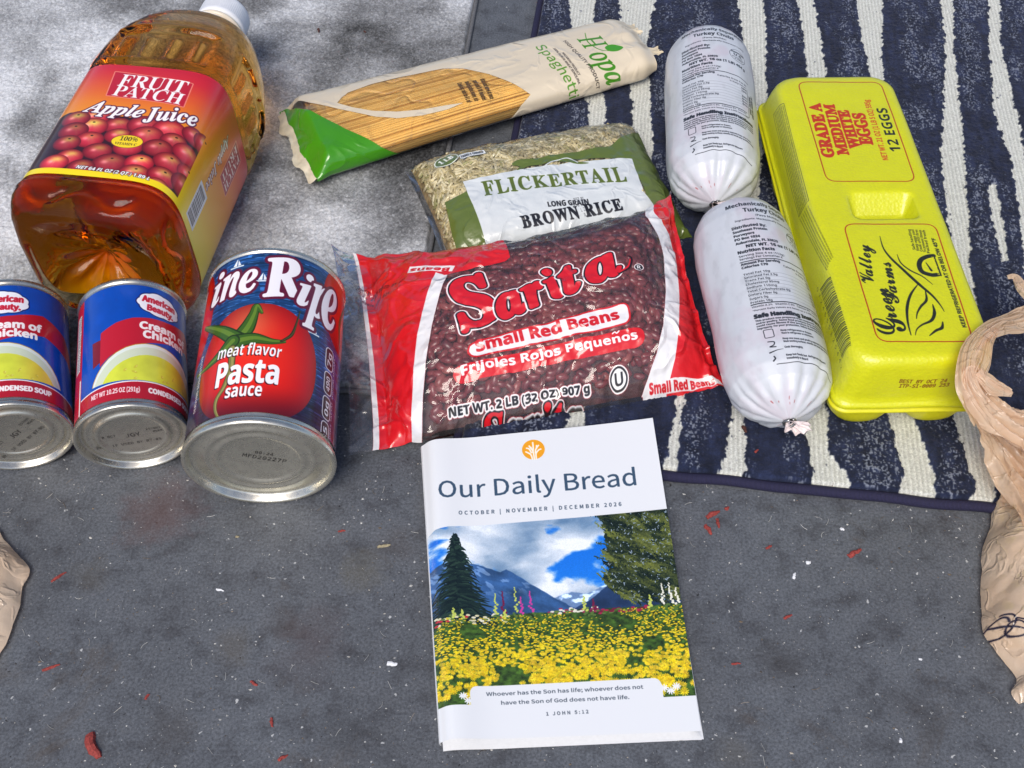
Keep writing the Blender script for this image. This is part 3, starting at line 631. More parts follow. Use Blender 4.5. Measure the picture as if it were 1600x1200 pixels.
# the script brand name on its arch
vr = dict(col=(240, 236, 240), outl=((1.9, (98, 22, 50)),), fat=.45)
c.text('V', Z([(92, 420)])[0], Z([(140, 300)])[0], Z([(40, 240)])[0], 'bitalic', **vr)
c.text('i', Z([(143, 290)])[0], Z([(180, 262)])[0], Z([(128, 215)])[0], 'bitalic', **vr)
c.text('n', Z([(182, 262)])[0], Z([(262, 226)])[0], Z([(160, 150)])[0], 'bitalic', **vr)
c.text('e', Z([(268, 226)])[0], Z([(352, 205)])[0], Z([(258, 100)])[0], 'bitalic', **vr)
c.text('R', Z([(378, 236)])[0], Z([(550, 244)])[0], Z([(392, 72)])[0], 'bitalic', **dict(vr, fat=.9))
c.text('i', Z([(525, 268)])[0], Z([(585, 292)])[0], Z([(560, 135)])[0], 'bitalic', **vr)
c.text('p', Z([(560, 300)])[0], Z([(655, 358)])[0], Z([(648, 135)])[0], 'bitalic', **vr)
c.text('e', Z([(636, 358)])[0], Z([(698, 412)])[0], Z([(735, 205)])[0], 'bitalic', **vr)
b = uv([(660, 700)])[0]
for i, L_ in enumerate(('85', '0g', '490', '7g')):
    y0 = b[1] - 31 + i * 17.5; q = [(b[0] - 4, y0), (b[0] - 4, y0 + 15.5), (b[0] + 4, y0 + 15.5), (b[0] + 4, y0)]
    c.rrect(q, 3.4, .7, (226, 226, 230), True, (40, 34, 46)); c.text(L_, (b[0] + 2, y0 + 2.5), (b[0] + 2, y0 + 12.5), (b[0] - 2, y0 + 2.5), 'bold', (230, 230, 232), uv=True)
c.text('CALORIES  SAT FAT  SODIUM  SUGARS', (b[0] + 6.5, b[1] - 30), (b[0] + 6.5, b[1] + 34), (b[0] + 5.2, b[1] - 30), 'bold', (214, 214, 220), uv=True)
b = uv([(95, 810)])[0]
c.text('NET WT 24 OZ (1 LB 8 OZ) 680g', (b[0] - 42, b[1] - 3), (b[0] + 1, b[1] - 2.5), (b[0] - 42, b[1]), 'bold', (232, 226, 226), uv=True)
c.text('SERVING SUGGESTION', (b[0] - 8, b[1] + 12), (b[0] - 8, b[1] + 52), (b[0] - 10.4, b[1] + 12), 'bold', (220, 210, 200), uv=True)
c.poly([(0, 5), (34, 5), (34, 112), (0, 112)], (228, 226, 220), True)
for i in range(20): c.poly([(4, 10 + i * 5), (28 - (i * 5) % 9, 10 + i * 5), (28 - (i * 5) % 9, 11.3 + i * 5), (4, 11.3 + i * 5)], (40, 40, 46), True)
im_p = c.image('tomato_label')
t = thing('sauce_can', 'large tomato pasta sauce can lying left of the bean bag', 'can', p_pos)
t.matrix_world = axis_frame(p_pos[0] / 1000, p_pos[1] / 1000, p_pos[2] / 1000, p_yaw, p_tilt)
R_ = pr
body = [(0, 4.6), (21, 4.6), (22.5, 4.2), (23.6, 3.3), (25.2, 3.3), (26.4, 4.0), (28.6, 4.2), (29.6, 3.4), (31.0, 3.3), (32.2, 4.1), (36.5, 4.9), (39, 5.0), (40.0, 3.8), (40.5, 1.0), (41.4, .1), (42.4, 0), (43.3, .6), (43.5, 2.4), (43.2, 4.1), (41.9, 5.0), (41.8, 6.2), (R_, 7.6), (R_, 124.6), (R_ - .3, 125.6), (42.9, 126), (43.4, 127), (43.3, 128.6), (42.4, 129), (41.4, 128.4), (40.6, 125.6), (36, 125.2), (0, 125.4)]
lathe('tin_body', body, steel('tin_plate_lacquered', (216, 212, 198), .27), t, 96)
th = np.linspace(0, 2 * PI, 141); vv = np.linspace(0, PV1 - PV0, 30); tg, vg = np.meshgrid(th, vv)
lr = PR + .16 * (fbm(tg * 5, vg / 14, 3, 92) - .5)
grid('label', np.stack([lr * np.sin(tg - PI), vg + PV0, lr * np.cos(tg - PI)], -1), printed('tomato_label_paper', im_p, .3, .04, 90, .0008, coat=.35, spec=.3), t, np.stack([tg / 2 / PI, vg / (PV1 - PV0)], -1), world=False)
flat_text('ink_code', [('MFD20227P', 'mono', 1.5, -1, 3.4), ('00:24', 'mono', -2, 4.2, 2.6)], ink, t, 1, Matrix.Translation((2, 4.45, 0)) @ Matrix.Rotation(.36, 4, 'Y'))

# ------------------------------------------------------------------ apple juice bottle lying on its flat side
B_yaw = math.radians(7.5); B_pos = (-263., 44., 60.5)
Mb = axis_frame(*B_pos, B_yaw, 0.0)
def sec_r(phi, h, n): return h * (np.abs(np.cos(phi)) ** n + np.abs(np.sin(phi)) ** n) ** (-1. / n)
ST = np.array([(0, 41, 3.0), (1.0, 44.5, 3.3), (3.2, 47.6, 3.6), (7, 50.3, 4), (12, 52.3, 4.2), (17, 53.4, 4.4), (22, 53.6, 4.5), (25, 52.8, 4.6), (27, 52.0, 4.7), (29, 52.0, 4.7), (85, 51.9, 4.7), (141, 51.8, 4.6), (143, 52.0, 4.4), (145.5, 53.3, 4.2), (150, 54.3, 4), (162, 54.4, 3.8), (178, 54.2, 3.4), (194, 53, 3.0), (208, 49.5, 2.7), (221, 43.8, 2.5), (232, 36.5, 2.3), (241, 28, 2.1), (247, 21.5, 2), (252, 18, 2), (264, 16.8, 2)])
d_ = np.concatenate([np.linspace(0, 29, 34), np.linspace(31, 139, 20), np.linspace(141, 250, 100), np.linspace(252, 264, 6)])
hh = np.interp(d_, ST[:, 0], ST[:, 1]); nn = np.interp(d_, ST[:, 0], ST[:, 2])
NP = 192; ph = np.linspace(0, 2 * PI, NP, endpoint=False); D, PHI = np.meshgrid(d_, ph, indexing='ij')
rr = sec_r(PHI, hh[:, None], nn[:, None])
def face_coord(PHI, R): # sideways position on the nearest flat face
    k = np.round(PHI / (PI / 2)); a = PHI - k * PI / 2; return R * np.tan(np.clip(a, -.9, .9))
fx = face_coord(PHI, 52.)
box = lambda x, a, b, s: sstep(a - s, a + s, x) * (1 - sstep(b - s, b + s, x))
# embossed grip window with upright ribs on each shoulder face, wavy groove round the heel
win = box(D, 150, 182, 1.5) * box(fx, -36, 36, 1.5); ribs = sum(np.exp(-((fx - q) / 2.2) ** 2) for q in (-26, -8.5, 8.5, 26)) * box(D, 151, 173, 2)
rr = rr - 2.6 * win + 3.4 * ribs * win + 1.6 * np.exp(-((D - 183 - 3 * np.cos(fx / 22)) / 1.8) ** 2) * box(fx, -40, 40, 3)
wave = 13 + 4.5 * np.cos(fx / 7.5) ; rr = rr - 2.3 * np.exp(-((D - wave) / 3.4) ** 2) * box(fx, -36, 36, 3) + .8 * np.exp(-((D - 23.5) / .9) ** 2)
rr = rr + .35 * (fbm(PHI * 9, D / 11, 2, 120) - .5) * sstep(40, 20, np.abs(D - 5)) 
body = np.stack([rr * np.sin(PHI), D, rr * np.cos(PHI)], -1)
rings = []
for f in np.linspace(.97, .0, 26):
    rad = sec_r(ph, 41 * f, 2 + 1.0 * f) if f > .001 else np.full(NP, .05)
    q = np.clip(1 - f, 0, 1); dome = 16 * sstep(.12, .95, q)
    pet = (3.6 * np.abs(np.cos(4.5 * ph + .3)) ** 3 * np.exp(-((f - .42) / .2) ** 2)) - 2.0 * np.exp(-(f / .12) ** 2) + .8 * np.exp(-((f - .17) / .03) ** 2)
    rings.append(np.stack([rad * np.sin(ph), dome - pet, rad * np.cos(ph)], -1))
base_rings = np.array(rings[::-1])
top_rings = np.array([np.stack([k * np.sin(ph), np.full(NP, 264.), k * np.cos(ph)], -1) for k in (12., 6., .05)])
allr = np.concatenate([base_rings, body, top_rings])
bt = thing('juice_bottle', 'clear plastic bottle of amber apple juice lying on grey rug', 'bottle', B_pos)
bt.matrix_world = axis_frame(B_pos[0] / 1000, B_pos[1] / 1000, B_pos[2] / 1000, B_yaw, 0)
m = Mat('amber_juice_in_clear_plastic'); m.t.nodes.remove(m.p)
gl = m.n('ShaderNodeBsdfGlass', Roughness=.0, IOR=1.25, Color=(1, 1, 1, 1)); bx = m.noise(45, 2, .4, 'Object'); bb = m.n('ShaderNodeBump', Strength=.25, Distance=.003); m.l(bx.outputs[0], bb.inputs['Height']); m.l(bb.outputs[0], gl.inputs['Normal'])
va = m.n('ShaderNodeVolumeAbsorption', Color=(.945, .68, .03, 1), Density=22.); m.l(gl.outputs[0], m.out.inputs['Surface']); m.l(va.outputs[0], m.out.inputs['Volume'])
grid('bottle_body', allr, m.m, bt, wrap=True, world=False)
# label
LB0, LB1 = 29.5, 140.5
pp = np.linspace(0, 2 * PI, 361); rl = sec_r(pp - PI, 52.0, 4.7) + .45; px_, pz_ = rl * np.sin(pp - PI), rl * np.cos(pp - PI)
al_ = np.concatenate([[0], np.cumsum(np.hypot(np.diff(px_), np.diff(pz_)))]); Wb = al_[-1]; Hb = LB1 - LB0
Ab = np.array(Mb)
def SB(u, v):
    P = np.stack([np.interp(u, al_, px_), v + LB0, np.interp(u, al_, pz_), np.ones_like(u)], -1); return (P @ Ab.T)[..., :3]
c = Canvas(Wb, Hb, 5, SB, (235, 120, 30))
vf = c.V / Hb; u0 = Wb / 2
def grad(t, stops):
    xs = [s_[0] for s_ in stops]; return np.stack([np.interp(t, xs, [s_[1][k] / 255 for s_ in stops]) for k in range(3)], -1)
c.img = grad(vf + .03 * np.sin(c.U / 30), [(0, (250, 226, 10)), (.16, (248, 208, 12)), (.42, (240, 160, 22)), (.62, (234, 128, 22)), (.80, (222, 80, 36)), (.93, (208, 36, 46)), (1, (200, 26, 46))])
Z = lambda P: [(80 + x / 5, 90 + y / 5) for x, y in P]
inv_ = c.inv
# apples in a heap
Pan = c.inv(Z([(10, 875), (250, 375), (1200, 575), (1030, 1065)])); pu0, pu1 = u0 - 47, c.inv(Z([(1115, 820)]))[0][0]; pv0, pv1 = 5.2, c.inv(Z([(300, 440)]))[0][1] + 1
sav = c.img.copy()
c.poly([(pu0, pv0), (pu1, pv0), (pu1, pv1 - 6), (pu1 - 20, pv1 - 3), (pu0 + 10, pv1 + 1), (pu0, pv1 - 2)], (52, 10, 16), True)
apples = [(340, 465), (515, 530), (720, 525), (920, 565), (310, 540), (190, 480), (1120, 625), (170, 570), (520, 610), (295, 640), (740, 610), (960, 655), (1190, 700), (120, 665), (600, 700), (360, 730), (830, 705), (1060, 765), (140, 775), (450, 825), (685, 820), (920, 820), (20, 820), (1060, 925), (230, 855), (640, 905), (870, 930), (1030, 1020), (820, 1010)]
for x, y in apples:
    a = inv_(Z([(x, y)]))[0]; r0 = 8.8 + RS.rand() * 2.6; dx = (c.U - a[0]) / r0; dy = (c.V - a[1]) / (r0 * .82); d = np.hypot(dx, dy); m_ = np.clip((1 - d) * r0 * 4, 0, 1)
    ins = (c.U > pu0) & (c.U < pu1) & (c.V > pv0); m_ = m_ * ins
    br = .85 + .4 * RS.rand(); yl = np.exp(-((dx - .05) ** 2 / .25 + (dy - .45) ** 2 / .12)) * (.25 + .85 * RS.rand()); st_ = .5 + .5 * vn(np.arctan2(dy - .5, dx) * 5 + x, d * 2, 121)
    cc_ = np.stack([br * (.76 - .36 * d ** 3 + .12 * yl), br * (.13 + .22 * st_ ** 2 * (1 - d) + .55 * yl - .10 * d ** 2), br * (.21 + .10 * st_ * (1 - d) - .13 * d ** 2 + .1 * yl)], -1)
    hl = np.exp(-((dx + .3) ** 2 + (dy - .1) ** 2) / .04)[..., None] * .28; cc_ = np.clip(cc_ + hl, 0, 1)
    c.img = c.img * (1 - m_[..., None]) + cc_ * m_[..., None]
    if RS.rand() < .75: c.ell((a[0] + .4, a[1] + r0 * .42), .95, .6, (46, 26, 10))
m_ = (c.V < pv0)[..., None] * 1.; c.img = c.img * (1 - m_) + sav * m_
c.rrect(Z([(500, 108), (1110, 205), (1035, 388), (428, 296)]), .6, .8, (236, 130, 110), fill=(190, 24, 46))
c.text('FRUIT', Z([(512, 218)])[0], Z([(1035, 280)])[0], Z([(545, 128)])[0], 'serif', (248, 244, 240))
c.text('PATCH', Z([(468, 292)])[0], Z([(1005, 368)])[0], Z([(500, 212)])[0], 'serif', (248, 244, 240))
c.text('Apple', Z([(245, 420)])[0], Z([(700, 470)])[0], Z([(285, 335)])[0], 'bitalic', (250, 246, 242), outl=((.9, (84, 26, 60)),), fat=.25)
c.text('Juice', Z([(715, 492)])[0], Z([(1130, 548)])[0], Z([(740, 395)])[0], 'bitalic', (250, 246, 242), outl=((.9, (84, 26, 60)),), fat=.25)
a = inv_(Z([(592, 655)]))[0]; c.ell(a, 10.4, 6.3, (120, 60, 20)); c.ell(a, 10.0, 5.9, (246, 214, 24))
c.text('100%', (a[0] - 5.4, a[1] + .6), (a[0] + 6.2, a[1] + .6), (a[0] - 5.4, a[1] + 4.4), 'serif', (44, 36, 14), uv=True)
c.text('VITAMIN C', (a[0] - 7.2, a[1] - 3.4), (a[0] + 7, a[1] - 3.4), (a[0] - 7.2, a[1] - 1.2), 'serif', (70, 50, 14), uv=True)
c.text('NET 64 FL OZ (2 QT.) 1.89 L', Z([(190, 862)])[0], Z([(762, 958)])[0], Z([(192, 838)])[0], 'boldit', (250, 250, 248), outl=((.28, (30, 14, 16)),), fat=.12)
# right side panel: upright brand box, name and bar code
s0 = u0 + 93
c.rrect([(s0 + 16, 64), (s0 + 16, 102), (s0 - 2, 102), (s0 - 2, 64)], .6, .7, (236, 150, 130), True, (176, 34, 46))
c.text('FRUIT', (s0 + 4, 66), (s0 + 4, 100), (s0 - 1, 66), 'serif', (240, 220, 210), uv=True) if False else c.text('FRUIT', (s0, 100), (s0, 66), (s0 + 6.2, 100), 'serif', (240, 220, 210), uv=True)
c.text('PATCH', (s0 + 8, 100), (s0 + 8, 66), (s0 + 14.2, 100), 'serif', (240, 220, 210), uv=True)
c.text('Apple Juice', (s0 - 15, 92), (s0 - 15, 40), (s0 - 8, 92), 'bitalic', (244, 232, 224), outl=((.5, (110, 30, 40)),), uv=True)
c.poly([(s0 - 22, 6), (s0 - 6, 6), (s0 - 6, 38), (s0 - 22, 38)], (226, 228, 230), True)
y = 8.
while y < 36: w_ = RS.choice([.5, .8, 1.2]); c.poly([(s0 - 20.5, y), (s0 - 8.5, y), (s0 - 8.5, y + w_), (s0 - 20.5, y + w_)], (24, 26, 34), True); y += w_ + RS.choice([.5, .7, 1.1])
im_b = c.image('juice_label')
pg, vg = np.meshgrid(np.arange(361), np.linspace(0, Hb, 12)); P_ = np.stack([px_[pg], vg + LB0, pz_[pg]], -1)
grid('label', P_, printed('juice_label_paper', im_b, .3, .05, 70, .001, coat=.5), bt, np.stack([al_[pg] / Wb, vg / Hb], -1), world=False)
cp = [(0.05, 280), (14, 280), (17.6, 279.4), (18.9, 278)]
for i in range(2): pass
a_ = np.linspace(0, 2 * PI, 240, endpoint=False); prof = [(0.05, 284), (12, 284), (17, 283.4), (18.6, 281.6), (19.0, 279), (19.1, 266), (19.4, 265.6), (19.4, 261.5), (18.4, 261), (17.2, 261)]
R2 = np.array([[r_ + (.45 * (k % 3 == 0) * (265.9 < y_ < 280)) for k in range(240)] for r_, y_ in prof])
grid('cap', np.stack([R2 * np.sin(a_), np.repeat(np.array(prof)[:, 1:2], 240, 1), R2 * np.cos(a_)], -1), plain('white_cap_plastic', (232, 234, 238), .35, bs=0, amp=.03), bt, wrap=True, world=False)
lathe('neck_ring', [(17.2, 255), (19.6, 255.2), (20.6, 256.4), (20.6, 257.8), (19.4, 259), (17, 259.2)], plain('neck_plastic', (226, 216, 196), .3, bs=0, amp=.05), bt, 64)

# ------------------------------------------------------------------ soft packs
class Bag:
    # pillow of film: four corners (near-left, near-right, far-right, far-left), fill height, edges pulled in between the corners
    def __init__(s, c00, c10, c11, c01, T, w, h, top=.6, bow=(0, 0, 0, 0), s0=.0, s1=1., pw=(4, 3), qw=(.7, .6), wr=1., seed=0):
        s.c = [np.array(k, float) for k in (c00, c10, c11, c01)]; s.T, s.w, s.h, s.bow, s.s0, s.s1, s.pw, s.qw, s.wr, s.seed, s.top = T, w, h, bow, s0, s1, pw, qw, wr, seed, top
    def flat(s, S_, T_):
        a, b, c, d = s.c; S_ = S_[..., None]; T_ = T_[..., None]
        P = (a * (1 - S_) + b * S_) * (1 - T_) + (d * (1 - S_) + c * S_) * T_
        up = (d - a) / np.linalg.norm(d - a); rt = (b - a) / np.linalg.norm(b - a)
        ks = np.clip(4 * S_ * (1 - S_), 0, 1) ** .6; kt = np.clip(4 * T_ * (1 - T_), 0, 1) ** .6
        return P + up * (s.bow[0] * ks * (1 - T_) ** 1.3 - s.bow[1] * ks * np.clip(T_, 0, 9) ** 1.3) * [1, 1, .3] + rt * (s.bow[2] * kt * (1 - S_) ** 2 - s.bow[3] * kt * S_ ** 2) * [1, 1, .3]
    def prof(s, S_, T_):
        x = np.clip((S_ - s.s0) / (s.s1 - s.s0), 0, 1); t = np.clip(T_, 0, 1)
        return (1 - np.abs(2 * x - 1) ** s.pw[0]) ** s.qw[0] * (1 - np.abs(2 * t - 1) ** s.pw[1]) ** s.qw[1]
    def S(s, u, v, off=0., bottom=False, wrinkle=True):
        S_ = np.asarray(u, float) / s.w; T_ = np.asarray(v, float) / s.h; S_ = np.clip(S_, -.05, 1.05); T_ = np.clip(T_, -.05, 1.05)
        P = s.flat(S_, T_); f = s.prof(S_, T_)
        if bottom: P[..., 2] -= (P[..., 2] - 2.5) * np.clip(f * 1.6, 0, 1); return P
        P[..., 2] += s.T * f + off * np.clip(f * 3, 0, 1)
        if wrinkle and s.wr: P[..., 2] += s.wr * s.wrk(u, v, f)
        return P
    def wrk(s, u, v, f):
        r = 1 - np.abs(2 * fbm(u / 26 + .3 * vn(u / 8, v / 8, s.seed + 9), v / 26, 2, s.seed + 8) - 1) * 2; return creases(u, v, s.seed, 7, 14, 48, 5) * 2.6 * (1.2 - f) + (fbm(u / 9, v / 9, 3, s.seed + 5) - .5) * 1.8 + 2.4 * np.clip(r - .62, 0, 1) * (1.3 - f) * 2 + (tn(u / 16, v / 21, s.seed + 12) - .5) * 7 * (1 - f) ** 1.2 + (tn(u / 9, v / 14, s.seed + 13) - .5) * .8
    def normal(s, u, v):
        e = 2.; A = s.S(u - e, v, wrinkle=False); B = s.S(u + e, v, wrinkle=False); C_ = s.S(u, v - e, wrinkle=False); D_ = s.S(u, v + e, wrinkle=False)
        n = np.cross(B - A, D_ - C_); return n / np.linalg.norm(n, axis=-1, keepdims=True)
    def shell(s, name, mat, parent, res=1.6, matb=None):
        nu, nv = int(s.w / res), int(s.h / res); u, v = np.meshgrid(np.linspace(0, s.w, nu), np.linspace(0, s.h, nv))
        o = grid(name, s.S(u, v), mat, parent, np.stack([u / s.w, v / s.h], -1))
        u, v = np.meshgrid(np.linspace(0, s.w, 40), np.linspace(0, s.h, 30))
        grid('back_film', s.S(u, v, bottom=True), matb or mat, parent, np.stack([u / s.w * 0, v / s.h * 0], -1), flip=True)
        return o
def proto_mesh(name, V, F, mat):
    me = bpy.data.meshes.new(name); me.from_pydata((np.array(V) / 1000).tolist(), [], F); me.polygons.foreach_set('use_smooth', [True] * len(F)); me.materials.append(mat); me.update(); return me
def seed_shape(L, w, h, bend=0., n=6, m=5):
    V = [(-L / 2, 0, -bend)]; F = []
    for i in range(1, m):
        t = i / m * PI; x = -L / 2 * math.cos(t); r = math.sin(t) ** .75; zo = -bend * (2 * x / L) ** 2
        for k in range(n): a = 2 * PI * k / n; V.append((x, w / 2 * r * math.cos(a) + bend * (1 - (2 * x / L) ** 2) * .8, h / 2 * r * math.sin(a) + zo * 0))
    V.append((L / 2, 0, -bend)); e = len(V) - 1
    for k in range(n): F.append((0, 1 + (k + 1) % n, 1 + k)); F.append((e, e - n + k, e - n + (k + 1) % n))
    for i in range(m - 2):
        for k in range(n): a = 1 + i * n; F.append((a + k, a + (k + 1) % n, a + n + (k + 1) % n, a + n + k))
    return V, F
def seed_mat(name, stops, rough, scale=60, lo=.75, hi=1.15):
    m = Mat(name); m.set(Roughness=rough); oi = m.n('ShaderNodeObjectInfo'); gi = m.n('ShaderNodeNewGeometry'); ad = m.n('ShaderNodeMath', operation='ADD'); m.l(oi.outputs['Random'], ad.inputs[0]); m.l(gi.outputs['Random Per Island'], ad.inputs[1])
    fr = m.n('ShaderNodeMath', operation='FRACT'); m.l(ad.outputs[0], fr.inputs[0]); r = m.ramp(fr.outputs[0], stops)
    x = m.noise(scale * 8, 3); rr = m.ramp(x.outputs[0], [(.3, (lo, lo, lo)), (.7, (hi, hi, hi))]); m.l(m.mix(r.outputs[0], rr.outputs[0], 1., 'MULTIPLY'), m.p.inputs['Base Color']); m.bump(x.outputs[0], .12, .0004)
    return m.m
def scatter(bag, parent, name, me, want, mind, depth, region, seed, mat, nparts=300, deep=True):
    r = np.random.RandomState(seed); P = []; cell = {}
    for _ in range(want * 14):
        u, v = r.rand() * bag.w, r.rand() * bag.h
        if not region(u, v): continue
        k = (int(u / mind), int(v / mind)); ok = True
        for i in (-1, 0, 1):
            for j in (-1, 0, 1):
                for q in cell.get((k[0] + i, k[1] + j), ()):
                    if (q[0] - u) ** 2 + (q[1] - v) ** 2 < mind ** 2: ok = False
        if ok: cell.setdefault(k, []).append((u, v)); P.append((u, v))
        if len(P) >= want: break
    P = np.array(P); X = bag.S(P[:, 0], P[:, 1], wrinkle=True); N = bag.normal(P[:, 0], P[:, 1]); loc = np.array(parent.location) * 1000
    V0 = np.empty(len(me.vertices) * 3); me.vertices.foreach_get('co', V0); V0 = V0.reshape(-1, 3); F0 = [tuple(p.vertices) for p in me.polygons]
    sV = []; sF = []
    def place(i, dd):
        n = Vector(N[i]); a = Vector((r.randn(), r.randn(), r.randn() * .25)); t = (a - n * a.dot(n)).normalized(); b = n.cross(t)
        tl = (r.rand() - .5) * .5; t2 = (t + n * tl).normalized(); n2 = t2.cross(b).normalized() * -1; n2 = b.cross(t2) * -1 if False else t2.cross(b)
        M = Matrix((( t2.x, b.x, n2.x), (t2.y, b.y, n2.y), (t2.z, b.z, n2.z))).to_4x4(); s_ = .85 + .3 * r.rand()
        M = Matrix.Translation(Vector((X[i] - N[i] * (dd + r.rand() * .8) - loc) / 1000)) @ M @ Matrix.Scale(s_, 4); return M
    pc = proj(X); order = np.argsort(-pc[:, 1]) # the ones that show largest come first
    vis = (N * (np.array([0, CY, HC]) - X)).sum(1) > 0
    order = [i for i in order if vis[i]] + [i for i in order if not vis[i]]
    rank = r.permutation(len(order)) if False else np.arange(len(order))
    for j, i in enumerate(order):
        M = place(i, depth)
        if j < nparts:
            o = bpy.data.objects.new(name, me); COL.objects.link(o); o.parent = parent; o.matrix_local = M
        else:
            A = np.array(M); k = len(sV); sV += ((np.c_[V0, np.ones(len(V0))] @ A.T)[:, :3] * 1000).tolist(); sF += [tuple(q + k for q in f) for f in F0]
    if deep:
        for i in range(len(P)):
            for dd in (depth * 2.6,):
                A = np.array(place(i, dd)); k = len(sV); sV += ((np.c_[V0, np.ones(len(V0))] @ A.T)[:, :3] * 1000).tolist(); sF += [tuple(q + k for q in f) for f in F0]
    if sV:
        o = mesh(name + '_heap', sV, sF, mat, parent, world=False); o['kind'] = 'stuff'
    return len(P)

# ---- spaghetti pack
ang = math.radians(24.2); e1 = np.array([math.cos(ang), math.sin(ang)]); e2 = np.array([-e1[1], e1[0]])
SL, SO = 293., np.array([-59., 266.])
tt = np.linspace(-.75, PI + .6, 200); nse = 2.9
cx_ = -np.sign(np.cos(tt)) * np.abs(np.cos(tt)) ** (2 / nse); cz_ = np.sign(np.sin(tt)) * np.abs(np.sin(tt)) ** (2 / nse)
arc = np.concatenate([[0], np.cumsum(np.hypot(np.diff(cx_) * 40, np.diff(cz_) * 13.5))]); SWd = arc[-1]
def spag_S(u, v, inset=0., wr=1.):
    u = np.asarray(u, float); v = np.asarray(v, float); x = np.interp(v, arc, cx_); z = np.interp(v, arc, cz_); k = np.clip(u / SL, 0, 1)
    hw = 43.5 - 8 * k - inset + 1.5 * sstep(14, 0, u) - 3 * sstep(SL - 14, SL, u); hz = 13.5 - inset
    pin = (.10 + .90 * sstep(-2, 15, u) ** .7) * (1 - .42 * sstep(SL - 13, SL + 2, u) ** 1.4)
    zc = 8.5 + 13.5 * (1 - .35 * sstep(14, 0, u)) * .98
    wk = wr * ((fbm(u / 26, v / 15, 2, 130) - .5) * 1.0 + creases(u, v, 131, 6, 10, 30, 3) * (2.4 * sstep(40, 2, u) + 1.3 * sstep(SL - 35, SL, u) + .12))
    a = SO[0] + u; b = SO[1] + hw * x + 2.0 * np.sin(k * PI)
    zz = zc + hz * z * pin + wk * np.clip(z + .3, 0, 1); wk2 = (tn(u / 13, v / 13, 135) - .5) * 5 * sstep(34, 4, u) * np.clip(z + .3, 0, 1) + (tn(u / 22, v / 16, 136) - .5) * 3.5 * sstep(SL - 45, SL - 5, u) * np.clip(z + .3, 0, 1); zz = zz + wk2 * wr; a = a + sstep(10, 0, u) * (fbm(v / 14, v * 0, 2, 133) - .5) * 7
    return np.stack([a * e1[0] + b * e2[0], a * e1[1] + b * e2[1], np.maximum(zz, 6.)], -1)
c = Canvas(SL, SWd, 5, lambda u, v: spag_S(u, v, 0, 0), (216, 203, 178))
Z = lambda P: [(420 + x / 2.5, y / 2.5) for x, y in P]
c.img *= (.97 + .05 * fbm(c.U / 30, c.V / 8, 3, 134))[..., None]
win = c.inv(Z([(95, 408), (150, 396), (265, 384), (300, 365), (400, 330), (520, 300), (680, 268), (760, 268), (860, 290), (960, 330), (1022, 370), (985, 412), (930, 470), (880, 515), (835, 550)]))
lo = [(win[-1][0] + 6, -2), (0, -2), (0, win[0][1])]
k0 = c.a.copy(); c.a[:] = 0; c.poly(list(map(tuple, win)) + lo, (190, 140, 40), True); wmask = c.a.copy(); c.a = 1 - wmask
hz_ = lambda x: [(420 + x_ / 7.06 * 1, y_) for x_, y_ in x]
sw = [(150, 396), (215, 412), (270, 425), (340, 440), (420, 456), (500, 463), (600, 452), (700, 428), (762, 402), (700, 410), (600, 428), (500, 437), (400, 432), (330, 420), (268, 402), (285, 380), (310, 362), (250, 378)]
c.poly(Z(sw), (216, 203, 178))
g_ = c.inv(Z([(128, 424), (300, 504), (440, 574), (520, 598), (560, 606)])); gx = list(map(tuple, g_)) + [(g_[-1][0] + 16, -2), (-2, -2), (-2, SWd), (g_[0][0] - 12, SWd), (g_[0][0] - 4, g_[0][1] + 8)]
c.poly(gx, (62, 142, 14), True)
H_ = lambda P: [(820 + x / 7.06, 30 + y / 7.06) for x, y in P]
gr = (64, 132, 14)
kw = dict(f='italic', fat=.18)
c.text('H', H_([(575, 215)])[0], H_([(690, 350)])[0], H_([(800, 150)])[0], col=gr, **kw)
c.text('opa', H_([(700, 400)])[0], H_([(905, 740)])[0], H_([(880, 300)])[0], f='italic', col=gr, fat=.45)
c.stroke(H_([(665, 150), (690, 240), (760, 300), (850, 345), (960, 355)]), [.5, .9, .9, .8, .4], gr, smooth=6)
c.poly(H_([(885, 312), (930, 285), (1000, 280), (1085, 310), (1040, 350), (960, 360), (905, 345)]), (66, 148, 18), smooth=5)
c.text('Spaghetti', H_([(112, 305)])[0], H_([(490, 885)])[0], H_([(215, 262)])[0], 'src', (84, 138, 34), fat=.12)
bk = (54, 46, 40)
c.text('HIGH QUALITY PRODUCT', H_([(425, 240)])[0], H_([(790, 775)])[0], H_([(458, 225)])[0], 'src', bk, fat=.12)
c.text('MACARONI PRODUCT', H_([(410, 372)])[0], H_([(590, 622)])[0], H_([(432, 360)])[0], 'src', bk, fat=.1)
c.text('100% DURUM WHEAT SEMOLINA', H_([(312, 322)])[0], H_([(592, 716)])[0], H_([(336, 312)])[0], 'src', bk, fat=.1)
for i, L_ in enumerate(('Cooking: add to 4 L of', 'boiling salted water, stir', 'and cook 8-10 minutes', 'drain and serve at once')):
    x0 = 735 + i * 30; y0 = 325 - i * 5; c.text(L_, Z([(x0, y0)])[0], Z([(x0 + 40, y0 + 78)])[0], Z([(x0 + 17, y0 - 6)])[0], 'bold', (52, 36, 20), fat=.1)
im_s = c.image('spaghetti_wrap')
sp = thing('spaghetti_pack', 'long pack of spaghetti with cream wrap and green end', 'pasta pack', (SO[0] * e1[0] + 146 * e1[0] + SO[1] * e2[0], SO[0] * e1[1] + 146 * e1[1] + SO[1] * e2[1], 8))
u, v = np.meshgrid(np.linspace(0, SL, 240), np.linspace(0, SWd, 90))
grid('wrapper', spag_S(u, v), film('spaghetti_film', im_s, .1, 55, .003, .2, gloss=.8, ridge=.35), sp, np.stack([u / SL, v / SWd], -1))
